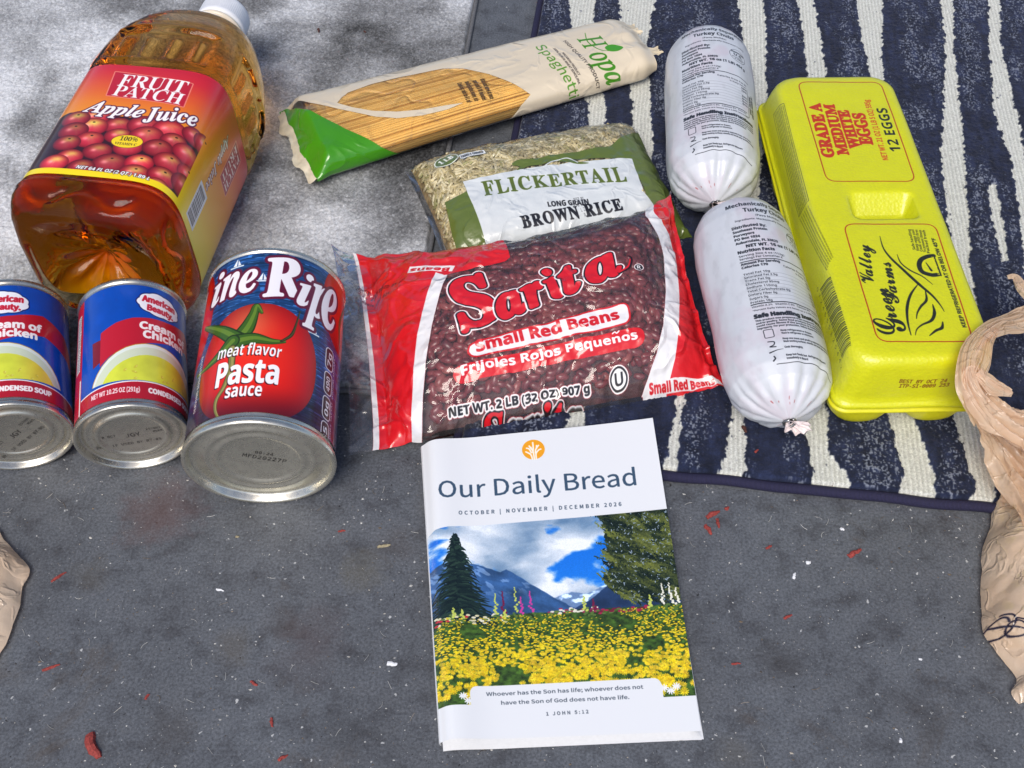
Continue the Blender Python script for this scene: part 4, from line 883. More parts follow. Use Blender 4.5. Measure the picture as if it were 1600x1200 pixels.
# strands lying side by side inside
sV = []; sF = []
vs = np.arange(8, SWd - 6, 2.0)
for lay, ins in ((0, 1.2), (1, 2.9)):
    for j, v_ in enumerate(vs):
        u0_ = 17 + RS.rand() * 5; uu = np.linspace(u0_, 262 - RS.rand() * 6, 30); jit = np.cumsum(RS.randn(30)) * .035
        if lay == 0 and RS.rand() < .08: continue
        Pm = spag_S(uu, np.clip(v_ + jit + lay * .8, 2, SWd - 2), ins + RS.rand() * .25 + .6 * sstep(40, 18, uu), 1.0); q, f = tube(Pm, 1.0, 7); k = len(sV); sV += q; sF += [tuple(z + k for z in ff) for ff in f]
o = mesh('spaghetti_strands', sV, sF, seed_mat('dry_pasta', [(0, srgb((224, 180, 88))), (.6, srgb((232, 192, 104))), (.9, srgb((212, 164, 70))), (1, srgb((192, 142, 56)))], .4, 8, .93, 1.05), sp); o['kind'] = 'stuff'
u, v = np.meshgrid(np.linspace(16, 262, 90), np.linspace(5, SWd - 5, 50)); grid('pasta_bulk', spag_S(u, v, 4.2), plain('pasta_bulk', (176, 130, 56), .6, scale=200, amp=.2), sp)['kind'] = 'stuff'
# crimped end seal, torn and turned down, and the tucked far end
sv, su = np.meshgrid(np.linspace(0, 1, 60), np.linspace(0, 1, 9)); E0 = spag_S(np.full(60, .5), np.linspace(SWd * .17, SWd * .84, 60), 0, 0)
dn = np.array([-e1[0] * 7, -e1[1] * 7, -4.0]); jag = .75 + .8 * vn(np.arange(60) / 9., np.zeros(60), 140) ** 2 + .12 * vn(np.arange(60) / 1.5, np.zeros(60), 141)
Pm = E0[None] + su[..., None] * dn * jag[None, :, None] + np.stack([su * 0, su * 0, su * 3 * (vn(sv * 16, su * 2, 142) - .5)], -1); Pm[..., 2] = np.maximum(Pm[..., 2], 6.5)
grid('end_seal', Pm, plain('cream_film_seal', (206, 198, 176), .35, scale=120, amp=.2, bs=.5, bd=.002), sp)
for (v0, v1, out) in ((SWd * .56, SWd * .74, 7), (SWd * .26, SWd * .36, 9)):
    E1 = spag_S(np.full(24, SL - .5), np.linspace(v0, v1, 24), 0, 0); su, sv = np.meshgrid(np.linspace(0, 1, 7), np.linspace(0, 1, 24), indexing='ij')
    Pm = E1[None] + su[..., None] * np.array([e1[0] * out, e1[1] * out, -3]) * (.6 + .8 * vn(np.arange(24) / 3., np.zeros(24), 143))[None, :, None] + np.stack([su * 0, su * 0, su * 4 * (vn(sv * 9, su * 2, 144) - .4)], -1)
    grid('fold_tip', Pm, plain('cream_film_tip', (214, 200, 172), .35, scale=120, amp=.15, bs=.4, bd=.002), sp)

# ---- brown rice bag
rb = Bag(G(702, 432, 8), G(1082, 372, 9), G(990, 199, 17), G(633, 268, 15), 27, 176, 122, bow=(2, 1, 2, 2), pw=(6, 5), qw=(.62, .62), wr=.9, seed=150)
c = Canvas(rb.w, rb.h, 5, lambda u, v: rb.S(u, v, wrinkle=False), (96, 110, 52), 0.)
Z = lambda P: [(500 + x / 2.7586, 180 + y / 2.7586) for x, y in P]
green = (92, 108, 46)
c.poly(Z([(538, 378), (600, 342), (640, 325), (720, 604), (712, 640), (604, 655), (570, 520)]), green)
gz = c.inv(Z([(935, 200), (1000, 172), (1100, 158), (1250, 132), (1390, 108), (1440, 210), (1480, 330), (1420, 400), (1340, 190)]))
gg = list(map(tuple, gz)); c.poly(gg[:5] + [(rb.w + 2, gz[4][1] - 4), (rb.w + 2, -2), (gz[7][0], -2)] + gg[8:], green, True)
pwhite = (206, 212, 214)
wz = c.inv(Z([(615, 286), (740, 258), (850, 238), (1000, 212), (1180, 196), (1345, 188), (1395, 330)])); w_ = list(map(tuple, wz)); wl_ = c.inv(Z([(722, 604)]))[0]
c.poly(w_ + [(wz[6][0] + 7, wz[6][1] - 22), (wz[6][0] + 9, -2), (wl_[0], -2), tuple(wl_)], pwhite, True)
sq = [(828, 208), (850, 196), (900, 192), (960, 182), (1010, 170), (1060, 176), (1100, 196), (1160, 206), (1110, 210), (1050, 200), (1010, 196), (960, 212), (900, 222), (850, 240), (860, 222), (835, 218)]
c.poly(Z(sq), green, smooth=4)
c.stroke(Z([(965, 222), (1000, 200), (1060, 186), (1110, 202)]), 1.0, pwhite, smooth=5)
c.text('FLICKERTAIL', Z([(712, 348)])[0], Z([(1326, 287)])[0], Z([(702, 292)])[0], 'serif', (88, 104, 40), arc=2.0, grow=.22, fat=.25, space=1.1)
c.text('LONG GRAIN', Z([(985, 396)])[0], Z([(1160, 384)])[0], Z([(984, 374)])[0], 'bold', (26, 26, 30), fat=.12)
c.text('BROWN RICE', Z([(878, 487)])[0], Z([(1308, 408)])[0], Z([(866, 436)])[0], 'serif', (26, 26, 30), fat=.35, space=1.12)
for i in range(4): c.text(('BEST BY', '07 24 27', 'L 2281', 'R 05')[i], Z([(1098 + i * 15, 372 + i * 22)])[0], Z([(1140 + i * 10, 365 + i * 22)])[0], Z([(1096 + i * 15, 356 + i * 22)])[0], 'mono', (40, 40, 44), al=.85)
a = c.inv(Z([(545, 195)]))[0]; c.ell(a, 9.6, 7.0, (226, 230, 222), .3); c.ell(a, 8.7, 6.2, (86, 104, 52), .3)
c.text('1 LB', (a[0] - 5, a[1] - 3), (a[0] + 5.4, a[1] - .6), (a[0] - 5.6, a[1] + 1.6), 'serif', (236, 238, 230), uv=True, fat=.2)
c.poly(Z([(598, 172), (705, 148), (716, 163), (606, 190)]), (226, 230, 230)); c.text('FAMILY OWNED', Z([(612, 184)])[0], Z([(706, 160)])[0], Z([(610, 174)])[0], 'bold', (40, 40, 40), fat=.1)
im_r = c.image('rice_bag_print'); ra = c.a.copy()
rice = thing('rice_bag', 'clear bag of brown rice with green and white print', 'rice bag', G(860, 330, 6))
rb.shell('bag_film', film('rice_film', im_r, .08, 70, .003, .35, gloss=.7, ridge=.4), rice, 1.5, film('rice_film_back', None, .2, 60, .003, .3))
def rice_region(u, v):
    i, j = int(np.clip(v * 5, 0, c.ny - 1)), int(np.clip(u * 5, 0, c.nx - 1)); S_, T_ = u / rb.w, v / rb.h
    return .025 < S_ < .975 and .03 < T_ < .985 and (ra[i, j] < .5)
mr = seed_mat('brown_rice', [(0, srgb((212, 200, 158))), (.3, srgb((180, 166, 118))), (.6, srgb((230, 222, 188))), (.85, srgb((154, 140, 94))), (1, srgb((180, 178, 124)))], .42)
g = proto_mesh('rice_grain', *seed_shape(8.0, 2.5, 2.1, .15, 5, 5), mr)
scatter(rb, rice, 'rice_grain', g, 1900, 1.95, 1.4, rice_region, 5, mr)
u, v = np.meshgrid(np.linspace(3, rb.w - 3, 50), np.linspace(3, rb.h - 3, 40)); P_ = rb.S(u, v, -4.5); grid('rice_bulk', P_, plain('rice_bulk_grain', (150, 128, 86), .8, scale=420, amp=.45, bs=.7), rice)['kind'] = 'stuff'

# ---- red bean bag
bb_ = Bag(G(545, 712, 4), G(1132, 607, 8), G(1049, 297, 46), G(517, 381, 14), 36, 246, 178, bow=(1, 34, 4, 5), s0=.10, s1=.985, pw=(4.5, 3.0), qw=(.75, .62), wr=1.15, seed=160)
c = Canvas(bb_.w, bb_.h, 5, lambda u, v: bb_.S(u, v, wrinkle=False), (205, 28, 36), 0.)
Z = lambda P: [(500 + x / 2.424, 330 + y / 2.424) for x, y in P]
RED, WH = (206, 26, 34), (222, 222, 224)
lz = c.inv(Z([(118, 140), (140, 330), (165, 520), (180, 760), (184, 925)])); x0_ = lz[:, 0].min() + 1
wv_ = lambda P: c.inv(Z(P))
lr_ = wv_([(440, 225), (400, 330), (368, 470), (352, 620), (346, 780), (350, 900)])
lb_ = wv_([(482, 240), (452, 320), (425, 430), (402, 560), (390, 700), (386, 870)])
ex = lambda q: [(q[0][0] + 4, bb_.h + 3)] + list(map(tuple, q)) + [(q[-1][0], -3)]
c.poly(ex(lb_) + [(15, -3), (15, bb_.h + 3)], WH, True)
c.poly([(x, y) for x, y in ex(lr_)] + [(19, -3), (17.5, bb_.h + 3)], RED, True)
rl_ = wv_([(1232, 20), (1272, 75), (1302, 170), (1310, 300), (1300, 430), (1275, 540), (1240, 640), (1222, 690)])
rr_ = wv_([(1262, 8), (1320, 90), (1350, 190), (1362, 320), (1358, 460), (1345, 560), (1325, 640), (1312, 678)])
c.poly(ex(rl_) + [(bb_.w + 3, -3), (bb_.w + 3, bb_.h + 3)], WH, True)
c.poly(ex(rr_) + [(bb_.w + 3, -3), (bb_.w + 3, bb_.h + 3)], RED, True)
# strip along the far fold and near fold with the name repeated
tq = wv_([(300, 200), (470, 240), (560, 222), (700, 190), (720, 176)]); c.poly([*map(tuple, tq), (tq[3][0] + 4, bb_.h + 2), (tq[0][0], bb_.h + 2)], RED, True)
c.poly(Z([(330, 232), (500, 226), (512, 206), (340, 208)]), (226, 222, 222)); c.text('Beans', Z([(492, 213)])[0], Z([(345, 214)])[0], Z([(492, 226)])[0], 'bold', (196, 26, 34), fat=.2)
c.poly([(190, 1), (246, 1), (240, 7.5), (196, 6.5)], (222, 220, 220), True); c.text('Small Red Beans', (196, 1.6), (240, 1.6), (196, 5.6), 'bold', (196, 26, 34), uv=True, fat=.2)
c.text('Sarita', (84, -9), (150, -9), (84, 3.5), 'bitalic', (206, 26, 36), outl=((1.6, (222, 222, 222)), (.9, (30, 22, 24))), uv=True, fat=.5)
c.rrect(Z([(556, 505), (1166, 345), (1178, 425), (566, 560)]), 7, 1.3, (196, 24, 34), fill=(224, 222, 224))
c.rrect(Z([(498, 598), (1226, 436), (1232, 512), (510, 662)]), 7, 0, (0, 0, 0), fill=(206, 28, 36))
c.text('Small Red Beans', Z([(595, 532)])[0], Z([(1135, 408)])[0], Z([(590, 490)])[0], 'bold', (200, 24, 36), fat=.35)
c.text('Frijoles Rojos Pequenos', Z([(538, 624)])[0], Z([(1204, 484)])[0], Z([(534, 590)])[0], 'bold', (240, 236, 236), fat=.15); c.stroke(Z([(1108, 462), (1116, 456), (1124, 460), (1132, 453)]), .9, (240, 236, 236), smooth=4)
sz = dict(col=(204, 24, 38), outl=((2.1, (236, 234, 234)), (1.0, (28, 20, 24))))
c.text('S', Z([(545, 452)])[0], Z([(705, 392)])[0], Z([(520, 268)])[0], 'bitalic', fat=2.0, **sz)
for ch, x0, y0, x1, y1, hx, hy in (('a', 690, 408, 790, 372, -14, -122), ('r', 800, 366, 880, 334, -14, -122), ('i', 890, 330, 935, 312, -14, -116), ('t', 938, 312, 1010, 284, -14, -112), ('a', 1030, 275, 1150, 228, -16, -118)):
    c.text(ch, Z([(x0, y0)])[0], Z([(x1, y1)])[0], Z([(x0 + hx, y0 + hy)])[0], 'bitalic', fat=1.3, **sz)
c.stroke(Z([(1135, 232), (1170, 212), (1180, 180), (1165, 165)]), [3, 2.4, 1.6, 1], (28, 20, 24), smooth=5); c.stroke(Z([(1132, 230), (1166, 210), (1175, 182)]), [1.8, 1.4, .8], (204, 24, 38), smooth=5)
a = wv_([(1208, 213)])[0]; c.ell(a, 3.6, 3.6, (228, 226, 226)); c.ell(a, 2.9, 2.9, (34, 26, 28)); c.text('R', (a[0] - 1.4, a[1] - 1.6), (a[0] + 1.5, a[1] - 1.6), (a[0] - 1.4, a[1] + 1.8), 'bold', (230, 228, 228), uv=True)
c.text('NET WT. 2 LB (32 OZ) 907 g', Z([(490, 785)])[0], Z([(1022, 684)])[0], Z([(486, 752)])[0], 'bold', (26, 22, 24), outl=((1.0, (232, 230, 228)),), fat=.15)
a = wv_([(1132, 635)])[0]; c.ell(a, 6.6, 6.6, (232, 230, 228)); c.ell(a, 5.8, 5.8, (30, 24, 26)); c.ell(a, 4.7, 4.7, (232, 230, 228)); c.text('U', (a[0] - 2.6, a[1] - 3), (a[0] + 2.8, a[1] - 3), (a[0] - 2.6, a[1] + 3), 'bold', (26, 22, 24), uv=True)
for i, L_ in enumerate(('BEST IF USED BY', 'JUL 2027', '781826289 025')): c.text(L_, Z([(146, 300 + i * 17)])[0], Z([(288 - (60 if i == 1 else 28 if i == 2 else 0), 279 + i * 17 + (8 if i == 1 else 4 if i == 2 else 0))])[0], Z([(145, 289 + i * 17)])[0], 'mono', (84, 20, 24), fat=.1)
im_bb = c.image('bean_bag_print'); ba = c.a.copy()
beans = thing('bean_bag', 'clear bag of small red beans with red ends', 'bean bag', G(850, 520, 4))
bb_.shell('bag_film', film('bean_film', im_bb, .05, 48, .0045, .5, gloss=.9, ridge=.45, haze=.03), beans, 1.2, film('bean_film_back', None, .2, 60, .003, .3))
def bean_region(u, v):
    i, j = int(np.clip(v * 5, 0, c.ny - 1)), int(np.clip(u * 5, 0, c.nx - 1)); S_, T_ = u / bb_.w, v / bb_.h
    return .22 < S_ < .955 and .03 < T_ < .96 and (ba[max(i - 12, 0):i + 13:6, max(j - 12, 0):j + 13:6].min() < .5)
mb = seed_mat('red_bean_skin', [(0, srgb((114, 44, 50))), (.4, srgb((132, 58, 62))), (.75, srgb((96, 36, 44))), (.95, srgb((150, 78, 76))), (1, srgb((80, 28, 36)))], .3)
g = proto_mesh('bean', *seed_shape(8.8, 5.7, 5.0, .6, 7, 6), mb)
n_ = scatter(bb_, beans, 'bean', g, 1050, 4.5, 3.5, bean_region, 6, mb)
u, v = np.meshgrid(np.linspace(26, bb_.w - 5, 50), np.linspace(4, bb_.h - 4, 40)); grid('bean_bulk', bb_.S(u, v, -11), plain('bean_bulk_skin', (70, 26, 30), .6, scale=110, amp=.5, bs=.8, bd=.003), beans)['kind'] = 'stuff'

# ---- two white meat chubs
ch_L, ch_R = 183., 33.0
def chub_r(y):
    ys = [0, 1.5, 4, 9, 16, 25, 36, 50, 90, 140, 156, 166, 173, 178, 181, 182.4, 183]; rs = [3, 6, 12, 20, 26.5, 30.5, 32.3, 33, 33.2, 33, 32.2, 30.4, 27.4, 23.5, 19, 12, 3]; return np.interp(y, ys, rs)
yv = np.concatenate([np.linspace(0, 40, 46), np.linspace(42, 150, 30), np.linspace(152, 183, 34)]); ph_ = np.linspace(0, 2 * PI, 181)
PHc, Yc = np.meshgrid(ph_, yv); rc = chub_r(Yc)
q1 = np.exp(-((Yc - 12) / 13.) ** 2); q2 = np.exp(-((ch_L - Yc) / 7.) ** 2)
fold = np.zeros_like(PHc)
rf = np.random.RandomState(4)
for i in range(15):
    p0 = 2 * PI * (i + .6 * rf.rand()) / 15; wd = .07 + .04 * rf.rand(); L_ = 12 + 16 * rf.rand(); d = (PHc - p0 + PI) % (2 * PI) - PI; d = d + (Yc / 60) * (rf.rand() - .5) * .6
    fold -= (1.7 + 2.0 * rf.rand()) * np.exp(-(d / (wd + .25 * np.exp(-Yc / 5))) ** 2) * np.exp(-(Yc / L_) ** 2) * np.clip(rc / 22, 0, 1)
facet = np.abs(np.cos(PHc * 4 + .5)) * 2.2 * q2
rc = rc + fold - facet + .5 * (fbm(PHc * 3, Yc / 24, 3, 170) - .5) * 2 * np.clip(rc / 30, 0, 1)
rc = rc + .9 * creases(PHc * 33, Yc, 175, 8, 18, 60, 8) * np.clip(rc / 30, 0, 1) + .5 * (fbm(PHc * 2 * 1.0, Yc / 40, 2, 176) - .5) * 3 * np.clip(rc / 30, 0, 1); rc = np.maximum(rc, 1.5); rc[:, -1] = rc[:, 0]
flat_ = 1 - .06 * (np.cos(PHc - PI) < -.6)
Pch = np.stack([rc * np.sin(PHc - PI) * 1.02, Yc, rc * np.cos(PHc - PI) * .97], -1)
c = Canvas(2 * PI * ch_R, ch_L, 7, None, (200, 204, 210)); c.inv = lambda P: np.array(P, float)
mid = c.w / 2; bk = (38, 40, 46)
c.img *= (.985 + .03 * fbm(c.U / 12, c.V / 12, 3, 171))[..., None]
mo = fbm(c.U / 18, c.V / 22, 4, 177); c.img = c.img * (1 - .06 * sstep(.5, .75, mo)[..., None] * np.array([.2, .9, .7])) * (1 - .04 * sstep(.55, .8, fbm(c.U / 6, c.V / 9, 4, 178))[..., None])
for i in range(14): c.ell((RS.rand() * c.w, 2 + RS.rand() * 5), .4 + RS.rand() * .8, .3 + RS.rand() * .5, (150, 60, 60), RS.rand() * 3, al=.5)
tx = lambda L_, x0, x1, y, cap, f='bold', fat=0.: c.text(L_, (mid + x0, y), (mid + x1, y), (mid + x0, y + cap), f, bk, uv=True, fat=fat)
tx('Mechanically Separated', -27, 27, 160, 3.9, fat=.12); tx('Turkey Chubs', -16, 16, 153, 3.9, fat=.12); tx('(Pavo Molido)', -9, 9, 148.4, 2.0); tx('Ingredients: Mechanically Separated Turkey', -23, 25, 144.6, 1.7)
for i, (L_, w_) in enumerate((('Distributed By:', 22), ('Southeast Protein', 22), ('Purveyors', 13), ('PO Box 1024', 16), ('Auburndale, FL 33823', 27))): tx(L_, -26, -26 + w_, 138 - i * 3.6, 2.5 if i == 0 else 2.1, fat=.1)
tx('NET WT. 16 oz (1 LB) 454 g', -20, 24, 119.4, 2.6, fat=.14); tx('Nutrition Facts', -26, -3, 115, 2.6, fat=.14); tx('Serving Size 4 oz (112g)', -26, 3, 111.6, 1.8); tx('Servings Per Container 4', -26, 1, 108.8, 1.8)
c.stroke([(mid + 18 + 7.4 * math.cos(t), 133 + 7.4 * math.sin(t)) for t in np.linspace(0, 2 * PI, 50)], .35, bk, True); 
tx('U.S.', 14, 22, 132.2, 2.6, fat=.1); tx('INSPECTED', 12, 24, 135.8, 1.7, fat=.1); tx('DEPT. OF AGRICULTURE', 12.4, 23.6, 129.6, 1.2); tx('P-7996', 14.6, 21.4, 127.6, 1.4)
c.stroke([(mid - 26, 107), (mid + 27, 107)], .7, bk, True)
tx('Amount Per Serving', -26, -2, 104, 2.1, fat=.1); tx('Calories 170', -26, -10, 101, 2.0, fat=.1); tx('Calories from Fat 90', 0, 24, 101, 1.8); tx('% Daily Value*', 9, 24, 98, 1.6)
for i, (L_, w_, k) in enumerate((('Total Fat 10g', 16, '15%'), ('Saturated Fat 2.5g', 20, '13%'), ('Trans Fat 0g', 15, ''), ('Cholesterol 95mg', 20, '32%'), ('Sodium 110mg', 18, '5%'), ('Total Carbohydrate 0g', 26, '0%'), ('Dietary Fiber 0g', 17, '0%'), ('Sugars 0g', 11, ''), ('Protein 18g', 13, ''))):
    y = 95 - i * 3.1; tx(L_, -26, -26 + w_, y, 1.7); c.stroke([(mid - 26, y - .7), (mid + 20, y - .7)], .16, bk, True, al=.6)
    if k: tx(k, 18.5, 23.5, y, 1.7, fat=.08)
c.stroke([(mid - 26, 69.2), (mid + 22, 69.2)], .8, bk, True); tx('Vitamin A 2%   Vitamin C 0%   Calcium 8%   Iron 6%', -26, 21, 66.6, 1.5); tx('*Percent Daily Values are based on a 2,000 calorie diet.', -26, 24, 63.8, 1.3)
c.stroke([(mid + 24.5, 98), (mid + 24.5, 66), (mid + 20, 64.8)], .5, bk, True)
c.text('KEEP FROZEN', (mid + 28, 72), (mid + 28, 92), (mid + 26, 72), 'bold', bk, uv=True, fat=.15); c.text('USE OR FREEZE BY', (mid + 31, 70), (mid + 31, 95), (mid + 29, 70), 'bold', bk, uv=True, fat=.2)
tx('Safe Handling Instructions', -26, 28, 58, 3.1, fat=.3)
for i, L_ in enumerate(('This product was prepared from inspected and passed meat', 'and/or poultry. Some food products may contain bacteria that', 'could cause illness if the product is mishandled or cooked', 'improperly. For your protection, follow these instructions.')): tx(L_, -26, 28 - (i == 3) * 8, 55.2 - i * 2.1, 1.35, fat=.05)
for i, (y, L1, L2) in enumerate(((45, 'Keep refrigerated or frozen.', 'Thaw in refrigerator or microwave.'), (38.6, 'Keep raw meat and poultry separate from other foods.', 'Wash working surfaces, utensils and hands after touching raw meat.'), (32.4, 'Cook thoroughly.', ''), (27, 'Keep hot foods hot. Refrigerate leftovers', 'immediately or discard.'))): tx(L1, -13, -13 + len(L1) * .72, y, 1.3, fat=.05); (tx(L2, -13, -13 + len(L2) * .62, y - 2.2, 1.3, fat=.05) if L2 else 0)
c.rrect([(mid - 23, 41.5), (mid - 17.4, 41.5), (mid - 17.4, 47.6), (mid - 23, 47.6)], .8, .5, bk, True); c.stroke([(mid - 22, 38.5), (mid - 18.5, 37.8), (mid - 19, 35.5), (mid - 21.5, 34.6), (mid - 18, 34)], .7, bk, True, smooth=4)
c.stroke([(mid - 22.5, 30.5), (mid - 18, 31.6), (mid - 14, 31.8)], [.9, .5, .2], bk, True); c.stroke([(mid - 20.5, 27.5), (mid - 20, 26), (mid - 21.5, 24.6)], .9, bk, True, smooth=4)
c.stroke([(mid - 20, 22.4), (mid + 4, 23), (mid + 30, 21.8)], .4, bk, True, smooth=6)
im_c = c.image('chub_print')
m_ch = printed('white_chub_casing', im_c, .38, .12, 55, .0015, coat=.25)
def set_frame(t, pos, yaw, tilt, roll): t.matrix_world = axis_frame(pos[0] / 1000, pos[1] / 1000, pos[2] / 1000, yaw, tilt) @ Matrix.Rotation(roll, 4, 'Y')
cp2 = G(1233, 658, 41) 
t = thing('meat_chub', 'white turkey chub nearest the booklet, its tied end facing out', 'meat chub', cp2, group='white turkey chubs lying on the striped rug')
grid('casing', Pch, m_ch, t, np.stack([PHc / 2 / PI, Yc / ch_L], -1), world=False)
ring_ = [(3.4 * math.sin(a), -1.2 + .5 * math.sin(2 * a), 3.2 * math.cos(a)) for a in np.linspace(0, 2 * PI * .93, 26)]
mesh('clip', *tube(ring_, 1.0, 7), steel('clip_wire', (150, 150, 150), .3), t, world=False)
su, sv = np.meshgrid(np.linspace(0, 1, 8), np.linspace(0, 2 * PI, 37)); rr_ = 2.2 + su * 5.5 + su * 2.2 * np.sin(sv * 5) * (.5 + vn(sv * 2, su * 0, 172)); 
mt = plain('casing_tail', (228, 214, 212), .45, scale=260, amp=.25, bs=.4)
grid('tail', np.stack([rr_ * np.sin(sv) + su * 5, -1 - su * 4.5 + 1.5 * su * np.cos(sv * 7), rr_ * np.cos(sv) * .7 + su * 1], -1), mt, t, world=False)
set_frame(t, cp2, -.055, .0, .34); t.scale = (1, .95, 1)
t2 = t.copy(); COL.objects.link(t2); t2['label'] = 'white turkey chub farther back, lying beside the pasta pack end'
for ch in list(t.children): d = ch.copy(); d.parent = t2; COL.objects.link(d)
set_frame(t2, G(1118, 318, 41), .075, .0, .02)

# ------------------------------------------------------------------ egg carton
ZF, ZT, EW, EL = 40., 79., 91., 288.
eBL, eTL = G(1303, 638, ZF), G(1180, 155, ZF); ed = (eTL - eBL)[:2]; ed /= np.linalg.norm(ed); ex_ = np.array([ed[1], -ed[0]])
def eloc(P): P = np.asarray(P, float); return np.concatenate([eBL[:2] + P[..., :1] * ex_ + P[..., 1:2] * ed, P[..., 2:3]], -1)
def epx(px, py, z): return np.array([(G(px, py, z)[:2] - eBL[:2]) @ ex_, (G(px, py, z)[:2] - eBL[:2]) @ ed])
def ring(x0, y0, x1, y1, r, k=8, m=10):
    o = []
    for cx, cy, a0, (ex2, ey2) in ((x0 + r, y0 + r, PI, (x1 - r, y0)), (x1 - r, y0 + r, 1.5 * PI, (x1, y1 - r)), (x1 - r, y1 - r, 0, (x0 + r, y1)), (x0 + r, y1 - r, .5 * PI, (x0, y0 + r))):
        for i in range(k + 1): a = a0 + i / k * PI / 2; o.append((cx + r * math.cos(a), cy + r * math.sin(a)))
        p = np.array(o[-1]); q = np.array([ex2, ey2], float)
        for i in range(1, m): o.append(tuple(p + (q - p) * i / m))
    return np.array(o)
TX0, TY0, TX1, TY1 = 4.6, 6.5, 85.0, EL - 20.
rc_ = [epx(x, y, ZT) for x, y in ((1322, 301), (1430, 301), (1437, 340), (1334, 340))]
RX0, RX1 = (rc_[0][0] + rc_[3][0]) / 2, (rc_[1][0] + rc_[2][0]) / 2; RY0, RY1 = rc_[2][1] - .5, rc_[0][1] + 1
MG = 48.
rings_ = []; dist = []
def add_r(x, y0i, y1i, z, r, d): rings_.append(np.c_[ring(x, y0i, EW - x * 1.0 if x > 4 else EW - x, EL - y1i, r), np.full(72, z)]); dist.append(d)
spec = [ (0, 0, 0, ZF - 1.2, 9), (-.3, -.3, -.3, ZF, 9.2), (0, 0, 0, ZF + 1.6, 9), (.9, 1.0, 1.4, ZF + 2.4, 9.5), (1.4, 1.7, 3.0, ZF + 3.2, 10), (1.7, 2.0, 5, ZF + 9, 11), (2.4, 3.0, 10, ZT - 16, 13), (2.9, 3.7, 14, ZT - 7.5, 14.5), (3.4, 4.4, 16, ZT - 4.2, 15.5), (4.6, 6.0, 18.5, ZT - 1.7, 16.5), (6.6, 8.4, 21, ZT - .45, 17), (9.2, 11.2, 24, ZT, 17)]
for a, b_, c_, z, r in spec: add_r(a, b_, c_, z, r, 0)
top_ring = ring(TX0, TY0, TX1, TY1, 15.5)
def lerp(A, B, t): return A * (1 - t) + B * t
rec = lambda ins, z, r: np.c_[ring(RX0 + ins * 1.3, RY0 + ins, RX1 - ins * 1.3, RY1 - ins, r), np.full(72, z)]
r0 = rec(-2.2, ZT, 7.5)
for t in (.15, .3, .45, .6, .75, .88): rings_.append(lerp(rings_[11], r0, t))
rec2 = lambda d, r: np.c_[ring(RX0 + .5 * d, RY0 + .1 * d, RX1 - .5 * d, RY1 - 1.05 * d, r), np.full(72, ZT - d)]
for q in ((-2.2, ZT, 7.5), (-1.2, ZT - .15, 7)): rings_.append(rec(*q))
for d, r in ((.6, 6), (1.6, 5.4), (4, 4.4), (7, 3.4), (9.5, 2.6), (10.6, 1.8), (11, 1.0)): rings_.append(rec2(d, r))
cen = rings_[-1].mean(0)
for t in (.5, .999): rings_.append(lerp(rings_[-1 if t == .5 else -2], np.tile(cen, (72, 1)), t))
R3 = np.array(rings_)
arc_d = np.zeros((len(R3), 72)); 
for j in range(10, -1, -1): arc_d[j] = arc_d[j + 1] + np.linalg.norm(R3[j] - R3[j + 1], axis=1)
edge = R3[11][:, :2]; nrm = np.roll(edge, -1, 0) - np.roll(edge, 1, 0); nrm = np.stack([nrm[:, 1], -nrm[:, 0]], 1); nrm /= np.linalg.norm(nrm, axis=1, keepdims=True)
UVc = R3[..., :2].copy()
for j in range(11): UVc[j] = R3[j][:, :2] + nrm * (arc_d[j] - ((R3[j][:, :2] - edge) * nrm).sum(1))[:, None]
UVc = (UVc + MG) / [EW + 2 * MG, EL + 2 * MG]
b0 = edge.min(0); b1 = edge.max(0)
def egg_S(u, v):
    x = np.asarray(u, float) - MG; y = np.asarray(v, float) - MG; X = np.clip(x, b0[0], b1[0]); Y = np.clip(y, b0[1], b1[1]); dx, dy = x - X, y - Y
    ax = np.interp(np.abs(dx), [0, 5, 9, 60], [0, 4.5, 6.5, 11.5]) * np.sign(dx); ay = np.interp(np.abs(dy), [0, 5, 9, 60], [0, 4.5, 6.8, 14]) * np.sign(dy)
    z = ZT - np.interp(np.maximum(np.abs(dx), np.abs(dy)), [0, 5, 9, 60], [0, 1, 4.3, 55])
    return eloc(np.stack([X + ax, Y + ay, z], -1))
c = Canvas(EW + 2 * MG, EL + 2 * MG, 5, egg_S, (205, 207, 14))
c.img *= (.975 + .035 * fbm(c.U / 6, c.V / 6, 4, 180) + .02 * (vn(c.U / .7, c.V / .7, 181) - .5))[..., None]
A3 = lambda P: [(1180 + x / 4.617, 100 + y / 4.617) for x, y in P]; A4 = lambda P: [(1260 + x / 3.53, 330 + y / 3.53) for x, y in P]
rd, bk, gb = (168, 50, 10), (34, 36, 22), (70, 74, 22)
c.rrect(A3([(305, 130), (905, 130), (1160, 845), (520, 845)]), 7, .75, rd)
c.rrect(A4([(203, 72), (708, 72), (922, 718), (395, 718)]), 7, .75, rd)
for L_, p0, p1, pt, f in (('GRADE A', (572, 668), (466, 285), (490, 668), 'serif'), ('MEDIUM', (675, 652), (566, 293), (600, 652), 'serif'), ('WHITE', (760, 606), (668, 333), (685, 608), 'serif'), ('EGGS', (848, 582), (784, 356), (764, 586), 'serif')):
    c.text(L_, A3([p0])[0], A3([p1])[0], A3([pt])[0], f, (186, 48, 12), fat=.55)
c.text('NET WT. 21 OZ (1 LB 5 OZ) 595g', A3([(960, 692)])[0], A3([(820, 255)])[0], A3([(915, 694)])[0], 'src', (196, 62, 14), fat=.15)
c.text('12 EGGS', A3([(1053, 632)])[0], A3([(945, 318)])[0], A3([(978, 636)])[0], 'bold', (24, 26, 26))
c.text('G', A4([(560, 668)])[0], A4([(520, 580)])[0], A4([(405, 690)])[0], 'script', bk, fat=.22)
